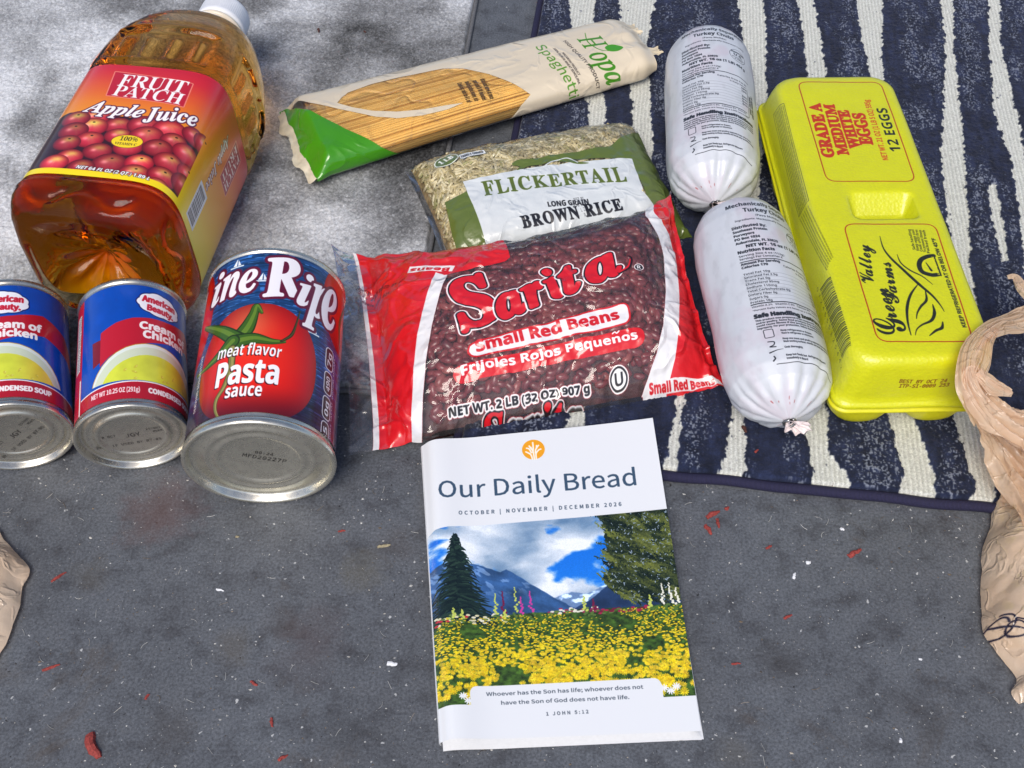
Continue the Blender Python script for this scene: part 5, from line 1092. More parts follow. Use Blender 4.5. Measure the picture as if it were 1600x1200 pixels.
c.text('reen', A4([(500, 590)])[0], A4([(448, 425)])[0], A4([(408, 585)])[0], 'script', bk, fat=.22)
c.text('Valley', A4([(372, 398)])[0], A4([(345, 188)])[0], A4([(302, 398)])[0], 'script', bk, fat=.22)
c.text('Farms', A4([(512, 508)])[0], A4([(462, 284)])[0], A4([(440, 506)])[0], 'script', bk, fat=.22)
for P, w_ in (([(405, 138), (425, 205), (470, 265), (540, 330), (620, 402), (690, 462), (735, 515), (760, 555)], [.3, .9, 1.5, 1.9, 2.0, 1.5, .9, .3]), ([(500, 238), (520, 285), (570, 325), (640, 360), (697, 405)], [.3, .9, 1.1, .8, .3]), ([(616, 402), (575, 460), (556, 530), (560, 610), (578, 682)], [.4, 1.5, 1.8, 1.2, .5]), ([(656, 440), (662, 490), (632, 525), (612, 560), (608, 592)], [.5, 1.6, 1.4, .9, .4]), ([(696, 515), (706, 562), (690, 602), (640, 625), (610, 650), (602, 682)], [.5, 2, 1.8, 1.1, .7, .3]), ([(752, 610), (748, 642), (715, 658), (680, 686)], [.6, 2, 1.6, .5])): c.stroke(A4(P), w_, bk, smooth=6)
c.stroke(A4([(725, 350), (690, 352), (640, 335), (622, 300), (632, 268), (668, 250), (700, 246)]), 3.0, bk, smooth=6); c.stroke(A4([(722, 330), (692, 334), (655, 322), (642, 298), (650, 275), (676, 262), (702, 260)]), .8, (214, 210, 20), smooth=6)
c.stroke(A4([(742, 355), (702, 246)]), 1.1, bk); c.stroke(A4([(680, 318), (690, 328), (660, 285)]), [.8, 1.4, .6], bk)
c.text('U.S. GRADE', A4([(738, 352)])[0], A4([(702, 250)])[0], A4([(725, 356)])[0], 'bold', (214, 210, 20))
for i in range(5): c.text(('Safe handling', 'Keep eggs cool', 'Cook until firm', 'To prevent illness', 'Packed fresh')[i], A4([(622 + i * 20 - 20, 212 + i * 5)])[0], A4([(592 + i * 20 - 20, 102 + i * 1)])[0], A4([(608 + i * 20 - 20, 215 + i * 5)])[0], 'bold', bk)
c.text('KEEP REFRIGERATED AT OR BELOW 45°F', A4([(882, 640)])[0], A4([(708, 150)])[0], A4([(860, 645)])[0], 'src', bk, fat=.18)
for i, L_ in enumerate(('BEST BY OCT 24', 'ITP-SI-0009 253')): c.text(L_, A4([(512, 950 + i * 27)])[0], A4([(772 if i == 0 else 782, 950 + i * 27)])[0], A4([(512, 930 + i * 27)])[0], 'mono', (120, 74, 8), fat=.12)
# safety copy and bar code on the left wall
def wall_block(P, n, words):
    q = c.inv(P)  # near-outer, near-inner, far-inner, far-outer
    for i in range(n):
        t = (i + .2) / n; t1 = (i + .85) / n; a = q[0] + (q[1] - q[0]) * t; b = q[3] + (q[2] - q[3]) * t; a2 = q[0] + (q[1] - q[0]) * t1
        c.text(words[(i * 5) % 20:] + ' ' + words[:(i * 5) % 20], tuple(a), tuple(b), tuple(a2), 'bold', gb, uv=True, al=.95)
WD = 'SAFE HANDLING INSTRUCTIONS TO PREVENT ILLNESS FROM BACTERIA KEEP EGGS REFRIGERATED COOK EGGS UNTIL YOLKS ARE FIRM'
q = c.inv([(1246, 338), (1264, 312), (1222, 163), (1203, 188)]); c.stroke(q, .5, gb, True, True)
wall_block([(1247, 336), (1262, 311), (1222, 166), (1205, 188)], 7, WD); wall_block([(1290, 424), (1302, 400), (1266, 318), (1247, 343)], 6, WD[30:] + WD[:30])
q = c.inv([(1312, 568), (1329, 542), (1297, 432), (1279, 452)]); t = 0.
while t < .985:
    w_ = RS.choice([.008, .012, .018]); a, b = q[3] + (q[0] - q[3]) * t, q[2] + (q[1] - q[2]) * t; a2, b2 = q[3] + (q[0] - q[3]) * (t + w_), q[2] + (q[1] - q[2]) * (t + w_); c.poly([a, b, b2, a2], gb, True); t += w_ + RS.choice([.007, .011, .016])
for i, ch in enumerate('0724655125442'): a = q[3] + (q[0] - q[3]) * (-.05 + 1.1 * i / 12) + (q[3] - q[2]) * .28; d = (q[0] - q[3]) / np.linalg.norm(q[0] - q[3]); c.text(ch, tuple(a), tuple(a + d * 2.4), tuple(a + np.array([-d[1], d[0]]) * 3.4), 'src', gb, uv=True)
im_e = c.image('carton_print')
foam = Mat('yellow_foam'); foam.set(Roughness=.36); foam.p.inputs['Coat Weight'].default_value = .35; foam.p.inputs['Coat Roughness'].default_value = .25; foam.p.inputs['Subsurface Weight'].default_value = .25; foam.p.inputs['Subsurface Radius'].default_value = (.006, .005, .001); foam.p.inputs['Subsurface Scale'].default_value = .6
ti = foam.n('ShaderNodeTexImage'); ti.image = im_e; ti.interpolation = 'Cubic'; ti.extension = 'EXTEND'; foam.l(ti.outputs[0], foam.p.inputs['Base Color'])
v1 = foam.n('ShaderNodeTexVoronoi', Scale=520.); tcx = foam.n('ShaderNodeTexCoord'); foam.l(tcx.outputs['Object'], v1.inputs[0]); b1_ = foam.bump(v1.outputs['Distance'], .3, .0007); foam.bump(foam.noise(28, 3).outputs[0], .22, .004, b1_)
egg = thing('egg_carton', 'closed yellow foam egg carton on the striped rug', 'egg carton', eloc(np.array([45., 140., 8.])))
Pw = eloc(R3); nz = (fbm(R3[..., 0] / 22, R3[..., 1] / 22, 3, 182) - .5) * 1.2; Pw[..., 2] += nz * (R3[..., 2] > ZF + 3); Pw[:6, :, 2] += (fbm(R3[:6, :, 0] / 30, R3[:6, :, 1] / 30, 2, 183) - .5) * 1.6
grid('lid', Pw, foam.m, egg, UVc, wrap=False, keep=None) if False else None
UV2 = np.concatenate([UVc, UVc[:, :1]], 1); P2 = np.concatenate([Pw, Pw[:, :1]], 1); grid('lid', P2, foam.m, egg, UV2)
foam2 = plain('yellow_foam_tray', (210, 206, 20), .42, scale=420, amp=.05, bs=.15)
rim = [np.c_[ring(a, a, EW - a, EL - a, r), np.full(72, z)] for a, z, r in ((2.2, ZF - 1.7, 8), (1.2, ZF - 2.3, 9), (-.9, ZF - 2.9, 10), (-1.1, ZF - 4.2, 10), (.6, ZF - 5.2, 9), (6, ZF - 4.4, 8), (20, ZF - 4.4, 4), (40, ZF - 4.4, 2))]
rim = np.array(rim); rim = np.concatenate([rim, rim[:, :1]], 1); grid('tray_rim', eloc(rim), foam2, egg, flip=True)
for i in range(2):
    for j in range(6):
        cx_e, cy_e = 23.2 + 44.6 * i, 24.5 + j * 47.8; a = np.linspace(0, 2 * PI, 25); rr_ = []
        for z, r in ((ZF - 3, 22.3), (ZF - 9, 21.8), (ZF - 16, 20.5), (ZF - 22, 18.4), (ZF - 27, 15.2), (ZF - 30, 12.0), (ZF - 31.2, 8), (ZF - 31.4, .1)): rr_.append(np.stack([cx_e + sec_r(a, r, 2.5) * np.cos(a), cy_e + sec_r(a, r, 2.5) * np.sin(a), np.full(25, z)], -1))
        grid('egg_cup', eloc(np.array(rr_)), foam2, egg, flip=True)

# ------------------------------------------------------------------ booklet
K00, K10, K11, K01 = G(688, 1160, 5), G(1096, 1142, 4), G(1020, 652, 15), G(659, 697, 11)
BW, BH = 146., 190.
def book_S(u, v, drop=0., lift=1.):
    s_ = np.asarray(u, float) / BW; t = np.asarray(v, float) / BH; s3, t3 = s_[..., None], t[..., None]
    P = (K00 * (1 - s3) + K10 * s3) * (1 - t3) + (K01 * (1 - s3) + K11 * s3) * t3
    z = lift * (2.6 * np.exp(-((s_ - .07) / .09) ** 2) + 2.2 * sstep(0, .06, s_) * (1 - s_) ** 1.5 + .8 * np.sin(s_ * 5 + .6) * t) - 2.4 * (1 - sstep(-.015, .035, s_)) - drop
    P[..., 2] += z; P[..., 2] = np.maximum(P[..., 2], .6 + .25 * (4 - drop)); return P
c = Canvas(BW, BH, 6, lambda u, v: book_S(u, v), (226, 229, 232))
Z = lambda P: [(640 + x / 2.182, 640 + y / 2.182) for x, y in P]
c.img *= (.99 + .015 * fbm(c.U / 20, c.V / 20, 3, 190))[..., None]
q = c.inv(Z([(300, 381), (860, 351), (100, 394), (915, 978), (150, 1022)])); vt, vb = q[:2, 1].mean(), q[3, 1]; X = c.U / BW; Y = (c.V - vb) / (vt - vb)
# printed photograph: alpine meadow under clouds
wx_, wy_ = .10 * (fbm(X * 5, Y * 5, 3, 201) - .5), .10 * (fbm(X * 5 + 9, Y * 5, 3, 202) - .5)
n1 = fbm((X + wx_) * 3.2 + 3, (Y + wy_) * 4.2, 6, 200); n2 = fbm((X + wx_) * 10, (Y + wy_) * 14, 6, 210); n3 = fbm((X + 2 * wx_) * 4 + 7, (Y + wy_) * 6, 6, 220)
pic = np.array([14, 104, 216]) / 255 + (1 - Y)[..., None] * np.array([.16, .18, .10])
G2 = lambda x, y, a, b: np.exp(-((X - x) ** 2 / a + (Y - y) ** 2 / b))
cm = np.clip(sstep(.46, .60, .5 * n1 + .5 * n2 + .26 * G2(.36, .88, .03, .05) + .16 * G2(.30, .74, .012, .02) + .12 * G2(.60, .84, .012, .004) + .15 * G2(.45, .70, .004, .004) + .16 * G2(.46, .59, .006, .003) + .2 * G2(.57, .565, .02, .0012) + .1 * G2(.66, .95, .01, .004) - .26 * G2(.60, .70, .012, .010) - .2 * G2(.5, .94, .003, .004) - .2 * G2(.02, .9, .004, .02)), 0, 1)
sh_ = np.clip(1.3 * (n3 - .38) + .30 * G2(.34, .80, .02, .025), 0, .6)
cc_ = np.array([238, 244, 250]) / 255 - sh_[..., None] * np.array([.92, .74, .55])
pic = pic * (1 - cm[..., None]) + cc_ * cm[..., None]
def under(pts): xs = [p[0] for p in pts]; ys = [p[1] for p in pts]; return np.interp(X, xs, ys) + .012 * (fbm(X * 30, X * 0, 3, 230) - .5)
far = np.clip((under([(0, .5), (.42, .54), (.5, .555), (.56, .575), (.62, .56), (.7, .6), (1, .6)]) - Y) * 160, 0, 1)[..., None]; pic = pic * (1 - far) + (np.array([104, 134, 176]) / 255 + .5 * sstep(.45, .62, fbm(X * 26, Y * 40, 4, 245))[..., None]) * far
ml = np.clip((under([(0, .755), (.06, .78), (.18, .775), (.25, .735), (.285, .715), (.31, .727), (.34, .70), (.42, .62), (.5, .545), (.56, .49), (1, .2)]) - Y) * 200, 0, 1)[..., None]; pic = pic * (1 - ml) + (np.array([46, 80, 126]) / 255 * (.55 + .9 * fbm(X * 16 + Y * 14, Y * 12 - X * 6, 5, 240))[..., None] + .22 * (sstep(.58, .68, fbm(X * 30 + Y * 20, Y * 22, 4, 246)) * sstep(.52, .7, Y))[..., None]) * ml
mr_ = np.clip((under([(0, 0), (.55, .47), (.62, .515), (.70, .585), (.76, .63), (1, .66)]) - Y) * 200, 0, 1)[..., None]; pic = pic * (1 - mr_) + (np.array([34, 56, 92]) / 255 * (.7 + .6 * fbm(X * 18, Y * 14, 4, 250))[..., None]) * mr_
mead = np.clip((.475 + .02 * (fbm(X * 20, X * 0, 3, 260) - .5) - Y) * 120, 0, 1)[..., None]; gcol = np.array([62, 92, 30]) / 255 * (.35 + 1.1 * fbm(X * 60, Y * 70, 3, 270))[..., None]; pic = pic * (1 - mead) + gcol * mead
inpan = (Y >= 0) & (Y <= 1.0) 
c.img[inpan] = np.clip(pic, 0, 1)[inpan]
toU = lambda x, y: (x * BW, vb + y * (vt - vb))
PW_, PHh = BW, vt - vb
rp = np.random.RandomState(21)
def blob(x, y, rx, ry, col, rot=0., n=7): c.ell(toU(x, y), rx, ry, col, rot, n=n)
for L_ in range(34):   # left conifer: drooping boughs, wider towards the ground
    y0 = .455 + .475 * (L_ / 33.) ** 1.0; w_ = .15 * (1 - (y0 - .455) / .49) ** .9 + .006
    for sd in (-1, 1):
        for q in range(5):
            wq = w_ * (.45 + .6 * rp.rand()); g_ = rp.rand(); P = [toU(.112 + sd * t * wq + .003 * rp.randn(), y0 + .012 * rp.rand() - .045 * t * t * wq / .12 + .006 * rp.randn()) for t in (0, .35, .7, 1)]
            c.stroke(P, [1.5, 1.2, .9, .25], (12 + 30 * g_ ** 2, 26 + 38 * g_ ** 2, 26 + 24 * g_ ** 2), True, smooth=3)
tree = [(.69, .625), (.705, .60), (.735, .56), (.78, .52), (.84, .50), (.9, .51), (1.02, .50), (1.02, 1.04), (.70, 1.04), (.725, .95), (.72, .88), (.73, .82), (.715, .76), (.745, .70), (.71, .66)]
c.poly([toU(*p) for p in tree], (26, 40, 22), True, rag=2.2)
for i in range(900):  # right tree: long sprays of needles, lit from above
    y = .50 + .52 * rp.rand(); lim = np.interp(y, [.5, .56, .62, .68, .75, .82, .9, .95, 1.0], [.80, .73, .69, .725, .70, .715, .715, .72, .70]); x = lim + (1.0 - lim) * rp.rand() ** .85
    k = fbm(np.array(x * 14), np.array(y * 20 + x * 8), 3, 280); g_ = np.clip((k - .36) * 2.6 + .15 * rp.randn(), 0, 1); a = -.55 + rp.randn() * .25 + (PI if rp.rand() < .5 else 0) * 0; Lq = 2.5 + 5 * rp.rand()
    p = np.array(toU(min(x, 1.), y)); dv = np.array([math.cos(a), math.sin(a)]) * (1 if rp.rand() < .7 else -1)
    for q in range(9):
        b_ = p + dv * Lq * q / 9; t = a + rp.randn() * .9; c.stroke([b_, b_ + 1.3 * np.array([math.cos(t), math.sin(t)])], [.65, .3], tuple(np.clip(np.array([16, 28, 16]) + g_ * np.array([96, 92, 34]) + rp.randn() * 7, 0, 255)) if rp.rand() > .05 else (150, 168, 190), True)
for i in range(60): x = rp.rand() * .3; blob(x, .43 + .05 * rp.rand(), 1.4, .7, [(226, 222, 196), (214, 208, 170), (190, 40, 60), (96, 120, 60)][rp.randint(4)])
for i in range(50): x = .46 + rp.rand() * .2; blob(x, .455 + .03 * rp.rand(), 1.3, .6, [(226, 224, 206), (150, 40, 80), (96, 120, 60)][rp.randint(3)])
for i in range(40): x = .66 + rp.rand() * .2; blob(x, .445 + .025 * rp.rand(), 1.4, .6, [(160, 34, 70), (110, 30, 50), (90, 110, 56)][rp.randint(3)])
for x, h, cl in ((.085, .08, 0), (.12, .07, 0), (.255, .16, 0), (.335, .19, 0), (.355, .13, 1), (.395, .16, 1), (.285, .17, 2), (.61, .11, 0), (.645, .09, 2), (.875, .09, 0), (.29, .06, 0), (.93, .15, 3), (.96, .15, 3), (.985, .12, 3)):
    for k in range(16): yy = .44 + h * k / 16; wd = .55 + 2.0 * (1 - k / 16) * (.5 + .5 * rp.rand()); blob(x + rp.randn() * .007 * (1.1 - k / 16), yy, wd * .6, .7, [(190, 202, 92), (196, 60, 150), (110, 24, 60), (232, 232, 216)][cl] if k > 3 else (84, 112, 50), rp.randn() * .4)
for i in range(3400):  # yellow daisies, smaller towards the back
    y = .462 * rp.rand() ** .8; x = rp.rand(); 
    k = fbm(np.array(x * 7), np.array(y * 11), 2, 290)
    if y < .13 and rp.rand() > .35 * k + .35 * (y / .13): continue
    if k < .25 + .12 * rp.rand(): continue
    sz = (.55 + 2.0 * (1 - y / .47) ** 1.35) * (.75 + .5 * rp.rand()); dk_ = .74 + .28 * rp.rand() ** .5; yl = (254 * dk_, (230 - 16 * rp.rand()) * dk_, (14 + 40 * rp.rand()) * dk_); p = toU(x, y); tilt = .28 + .35 * (1 - y / .47) * rp.rand()
    if sz < 1.15: c.ell((p[0], p[1] - sz * .35), sz * .9, sz * .3, (120, 110, 10), 0, n=6, al=.7); c.ell(p, sz, sz * .36, yl, rp.randn() * .2, n=6)
    else:
        m_ = rp.randint(9, 14); ro = rp.rand() * 6
        for a in range(m_): t = a * 2 * PI / m_ + ro; e_ = .8 + .4 * rp.rand(); c.ell((p[0] + math.cos(t) * sz * .55, p[1] + math.sin(t) * sz * tilt), sz * .42 * e_, sz * .13, tuple(np.array(yl) * (.82 + .25 * rp.rand())), math.atan2(math.sin(t) * tilt * 1.6, math.cos(t)), n=7)
        (c.ell(p, sz * .2, sz * .13, (206, 150, 14), n=7) if sz > 1.7 else None)
for x, y in ((.10, .045), (.12, .02), (.88, .045), (.905, .03), (.93, .05)):
    for a in range(9): t = a * 2 * PI / 9; p = toU(x, y); c.ell((p[0] + math.cos(t) * 1.5, p[1] + math.sin(t) * 1.1), 1.2, .4, (236, 238, 244), t, n=8)
ins_ = inpan[..., None] * 1.; c.img = c.img * (1 - ins_) + np.clip(c.img * (.95 + .10 * vn(c.U / .35, c.V / .35, 295))[..., None], 0, 1) * ins_
cw = (226, 229, 232)
c.poly([(-2, -2), (BW + 2, -2), (BW + 2, vb), (-2, vb)], cw, True); c.poly([(-2, vt + .2), (BW + 2, vt + .2), (BW + 2, BH + 2), (-2, BH + 2)], cw, True)
c.poly([(-1, vt - 6), (1, vt - 3), (5, vt - 1.0), (12, vt - .2), (14, vt + 1), (-1, vt + 1)], cw, True)
tb = c.inv(Z([(206, 940), (842, 916)])); c.rrect([(tb[0][0], vb - 20), (tb[1][0] + 2.5, vb - 20), (tb[1][0] + 2.5, vb + 10.5), (tb[0][0] - .5, vb + 10.5)], 5, 0, (0, 0, 0), True, cw)
dk = (58, 80, 102)
c.text('Our Daily Bread', Z([(100, 300)])[0], Z([(773, 257)])[0], Z([(98, 236)])[0], 'src', dk, fat=.14)
c.text('OCTOBER | NOVEMBER | DECEMBER 2026', Z([(168, 357)])[0], Z([(722, 328)])[0], Z([(167, 343)])[0], 'src', (62, 78, 96), fat=.1, space=1.25)
c.text('Whoever has the Son has life; whoever does not', Z([(262, 976)])[0], Z([(797, 951)])[0], Z([(261, 962)])[0], 'src', (66, 76, 88), fat=.06)
c.text('have the Son of God does not have life.', Z([(313, 1006)])[0], Z([(749, 986)])[0], Z([(312, 992)])[0], 'src', (66, 76, 88), fat=.06)
c.text('1 JOHN 5:12', Z([(467, 1043)])[0], Z([(610, 1035)])[0], Z([(466, 1030)])[0], 'src', (66, 76, 88), fat=.08, space=1.2)
a = c.inv(Z([(422, 136)]))[0]; c.ell(a, 7.1, 7.1, (236, 160, 24), n=60)
for P in ([(0, -7), (-.3, -2), (-1.5, 1.8)], [(1.2, -7), (1.4, -3), (3.4, -.6), (4.6, -.2)], [(-1.2, -6.8), (-2, -3.4), (-4.8, -1.2)], [(-.5, -2), (0, 1), (0, 5)], [(1, -2.6), (1.5, 0), (3.4, 2.6)], [(-1.5, -2.2), (-2.6, .6), (-4.2, 1.4)], [(-1.2, .4), (-2.4, 2.8)], [(2, .6), (2.2, 2.6)]): c.stroke([a + np.array(p) for p in P], 1.0, (246, 240, 226), True, smooth=5)
im_k = c.image('booklet_cover_print')
bk_ = thing('booklet', 'devotional booklet with a meadow photo cover lying on the concrete', 'booklet', (K00 + K11) / 2 * [1, 1, 0])
u, v = np.meshgrid(np.concatenate([np.linspace(0, 20, 30), np.linspace(22, BW, 50)]), np.linspace(0, BH, 60))
grid('front_cover', book_S(u, v), printed('booklet_gloss', im_k, .22, .03, 18, .002, coat=.6), bk_, np.stack([u / BW, v / BH], -1))
pm = plain('booklet_paper', (222, 224, 226), .6, scale=500, amp=.03, bs=.1)
for i in range(7):
    dr = .6 + i * .7; ox, oy = RS.rand() * .5 - .2, -.6 - i * .5 + RS.rand() * .5
    u, v = np.meshgrid(np.linspace(1.2, BW + ox + .25 * i * (i < 6), 40), np.linspace(oy, BH - .5, 24)); P_ = book_S(u, v, dr, 1 - i * .11)
    grid('back_cover' if i == 6 else 'page', P_, pm, bk_)
a = np.linspace(0, 1, 7); vv = np.linspace(-.3, BH, 24); P_ = np.array([[lerp(book_S(np.array(0.), np.array(y)), book_S(np.array(.4), np.array(y), 3.6, .4), t) - np.r_[[math.sin(t * PI) * 1.0, 0, 0]] for t in a] for y in vv]); grid('spine_fold', P_, pm, bk_, flip=True)

# ------------------------------------------------------------------ thin tan carrier bags, cut by the frame
def bag_mat(name, im=None, see=.1):
    m = Mat(name); m.set(Roughness=.2); m.p.inputs['Coat Weight'].default_value = .5; m.p.inputs['Coat Roughness'].default_value = .08; m.p.inputs['Specular IOR Level'].default_value = .7
    x = m.noise(22, 5, .6); r = m.ramp(x.outputs[0], [(.3, srgb((238, 206, 172))), (.7, srgb((250, 228, 202)))]); base = r.outputs[0]
    if im is not None:
        t = m.n('ShaderNodeTexImage'); t.image = im; t.extension = 'EXTEND'; base = m.mix(r.outputs[0], t.outputs[0], t.outputs[1])
    m.l(base, m.p.inputs['Base Color']); y = m.noise(60, 2, .4); y.inputs['Distortion'].default_value = 1.; yr = m.ramp(y.outputs[0], [(.44, (0, 0, 0)), (.5, (1, 1, 1)), (.56, (0, 0, 0))]); b = m.bump(x.outputs[0], .5, .004); b = m.bump(yr.outputs[0], .5, .0012, b); m.l(b.outputs[0], m.p.inputs['Coat Normal'])
    tl = m.n('ShaderNodeBsdfTranslucent'); m.l(base, tl.inputs[0]); mx = m.n('ShaderNodeMixShader', Fac=.32); m.l(m.p.outputs[0], mx.inputs[1]); m.l(tl.outputs[0], mx.inputs[2])
    tr = m.n('ShaderNodeBsdfTransparent', Color=srgb((226, 190, 160))); m2 = m.n('ShaderNodeMixShader', Fac=see); m.l(mx.outputs[0], m2.inputs[1]); m.l(tr.outputs[0], m2.inputs[2]); m.l(m2.outputs[0], m.out.inputs[0]); return m.m
def crumple(u, v, seed, amp=1.):
    u = u + 9 * (vn(u / 22, v / 22, seed) - .5); v = v + 9 * (vn(u / 22, v / 22, seed + 1) - .5)
    return amp * ((tn(u / 34, v / 46, seed + 2) - .5) * 18 + (tn(u / 13 + 3, v / 20, seed + 3) - .5) * 6.5 + (tn(u / 6, v / 8, seed + 4) - .5) * 2.0)
def sheet(name, left, depth, zmax, parent, mat, seed, side=1, nu=120, nv=150, amp=1., uvs=True, power=.55, flip=False):
    # left: ground-level edge points (mm) from far to near; the sheet swells away from that edge
    q = spline(np.array(left), 10); L = np.concatenate([[0], np.cumsum(np.linalg.norm(np.diff(q, axis=0), axis=1))]); t = np.linspace(0, L[-1], nv); E = np.stack([np.interp(t, L, q[:, k]) for k in range(3)], -1)
    s_ = np.linspace(0, 1, nu); S2, T2 = np.meshgrid(s_, t); tq_ = T2 / L[-1]
    z = zmax * np.sin(np.clip(S2, 0, 1) * PI * .5) ** power * (np.sin(np.clip(tq_, .02, .98) * PI) ** .5); w = sstep(0, .03, S2)
    cr = crumple(S2 * depth, T2, seed, amp); P = E[:, None, :] + np.stack([side * S2 * depth + cr * .3 * w + (tn(S2 * depth / 12, T2 / 16, seed + 9) - .5) * 5, cr * .3 * w, E[:, None, 2] * 0 + z + cr * w], -1)
    P[..., 0] += side * -1 * 0; P[..., 2] = np.maximum(P[..., 2], .8 + 1.5 * w); return grid(name, P, mat, parent, np.stack([S2, 1 - tq_], -1), flip=flip), P
def ribbon(name, path, width, parent, mat, seed, nv=160, nu=44):
    q = spline(np.array(path), 12); L = np.concatenate([[0], np.cumsum(np.linalg.norm(np.diff(q, axis=0), axis=1))]); t = np.linspace(0, L[-1], nv); C_ = np.stack([np.interp(t, L, q[:, k]) for k in range(3)], -1)
    T_ = np.gradient(C_, axis=0); T_ /= np.linalg.norm(T_, axis=1, keepdims=True); sd = np.cross(T_, [0, 0, 1.]); sd /= np.linalg.norm(sd, axis=1, keepdims=True) + 1e-6; up = np.cross(sd, T_)
    wd = np.interp(np.linspace(0, 1, nv), np.linspace(0, 1, len(width)), width); k = np.linspace(-1, 1, nu)
    prof = np.cos(k * PI / 2) ** .7; tt_ = t[:, None]; kk = k[None] + .12 * np.sin(tt_ / 16 + seed)
    fold = (tn(tt_ / 46 + seed, kk * 6, seed) - .5) * .62 + (tn(tt_ / 24, kk * 12 + 3, seed + 2) - .5) * .34 + (tn(tt_ / 9, kk * 7, seed + 3) - .5) * .16; rip = 0 * fold
    wd = wd * (1 + .22 * (tn(t / 14, t * 0, seed + 5) - .5))
    P = C_[:, None] + sd[:, None] * (k[None, :, None] * wd[:, None, None]) + up[:, None] * ((prof[None] * .42 + fold + rip - .4) * wd[:, None])[..., None]
    return grid(name, P, mat, parent)
edge_ = [G(1548, 652, 22), G(1556, 690, 8), G(1562, 725, 4), G(1556, 775, 4), G(1541, 830, 4), G(1532, 890, 4), G(1531, 950, 4), G(1540, 1000, 4), G(1566, 1035, 4), G(1588, 1062, 4), G(1580, 1085, 4), G(1590, 1100, 4)]
cq = Canvas(100, 100, 6, None, (40, 40, 70), 0.)
for i in range(5):
    y = 21.5 - i * 1.9 - .3 * i * i; x = 2.0 + i * 2.3 + .5 * i * i
    cq.stroke([(x + (2.1 + .15 * k) * math.cos(k * .7) * .9, y + (1.7 + .07 * k) * math.sin(k * .7)) for k in range(12)], .5, (36, 34, 60), True, smooth=3)
    cq.stroke([(x - 1.5, y + 1.4), (x + 2, y - 1.5)], .5, (36, 34, 60), True)
bagA = thing('carrier_bag', 'crumpled tan plastic carrier bag with looped handles by the egg carton', 'plastic bag', G(1700, 900, 0))
mA = bag_mat('tan_bag_film', cq.image('bag_print')); mB = bag_mat('tan_bag_handle', None, .26)
sheet('bag_body', edge_, 210., 62., bagA, mA, 310, 1, 200, 260)
def path3(P): return [G(x, y, z) for x, y, z in P]
for k, (P_, hw) in enumerate((
  ([(1720, 466, 70), (1650, 486, 74), (1600, 499, 80), (1560, 508, 87), (1532, 524, 90), (1515, 548, 90), (1511, 580, 87), (1516, 612, 79), (1531, 646, 62)], [14, 13, 13, 10, 6.5, 5, 5, 6, 9]),
  ([(1556, 512, 88), (1543, 532, 89), (1536, 562, 88), (1526, 590, 85), (1537, 622, 73)], [3, 4, 4.5, 5, 7]),
  ([(1517, 572, 88), (1527, 604, 83), (1552, 636, 73), (1590, 662, 66), (1660, 684, 60)], [5, 9.5, 12, 15, 18]),
  ([(1521, 632, 66), (1542, 664, 48), (1572, 700, 34), (1605, 745, 32), (1660, 800, 40)], [6, 10, 14, 17, 18]),
  ([(1528, 580, 87), (1552, 598, 83), (1582, 613, 78)], [4, 6, 2.5]),
  ([(1574, 432, 66), (1588, 431, 67), (1603, 446, 67), (1645, 462, 66)], [1.6, 4, 8.5, 10]))):
    ribbon('handle', path3(P_), hw, bagA, mB, 320 + 10 * k, 170, 56)
edge2 = [G(-30, 790, 3), G(-4, 828, 3), G(22, 856, 3), G(46, 889, 3), G(38, 920, 3), G(24, 965, 3), G(6, 1012, 3), G(-20, 1060, 3)]
bagB = thing('carrier_bag', 'corner of a smooth tan plastic bag at the frame edge below the soup cans', 'plastic bag', G(-80, 930, 0))
sheet('bag_body', edge2, 130., 40., bagB, bag_mat('tan_bag_film_plain'), 350, -1, 80, 90, .55, power=.8, flip=True)

# ------------------------------------------------------------------ grit and fibres on the concrete
gm = seed_mat('grit_stone', [(0, srgb((150, 150, 148))), (.35, srgb((196, 196, 192))), (.6, srgb((46, 46, 48))), (.85, srgb((120, 104, 84))), (1, srgb((210, 208, 200)))], .8, 40)
gV = []; gF = []; rg = np.random.RandomState(31)
for i in range(5200):
    x, y = rg.uniform(-330, 330), rg.uniform(-290, 60); s_ = .18 + .35 * rg.rand() ** 3 * (2.2 if rg.rand() < .12 else 1); k = len(gV); a = rg.rand() * 6.3; e = 1 + 1.2 * rg.rand() ** 2
    for q in range(4): t = a + q * 1.57 + rg.randn() * .2; px_q, py_q = math.cos(t) * s_ * (e if q % 2 else 1), math.sin(t) * s_; gV.append((x + px_q, y + py_q, .02))
    gV.append((x, y, s_ * .7)); gF += [(k + q, k + (q + 1) % 4, k + 4) for q in range(4)]
for i in range(220):
    x, y, a, cv = rg.uniform(-330, 330), rg.uniform(-290, 20), rg.rand() * 6.3, rg.randn() * .16; pts = [(x, y, .25)]
    for q in range(6): a += cv; pts.append((pts[-1][0] + math.cos(a) * .8, pts[-1][1] + math.sin(a) * .8, .25 + .2 * rg.rand()))
    V_, F_ = tube(pts, .09 + .05 * rg.rand(), 4); k = len(gV); gV += V_; gF += [tuple(z + k for z in f) for f in F_]
go = mesh('grit', gV, gF, gm, smooth=False); go['kind'] = 'stuff'; tag(go, 'fine pale grit and fibres strewn over the grey concrete', 'grit')

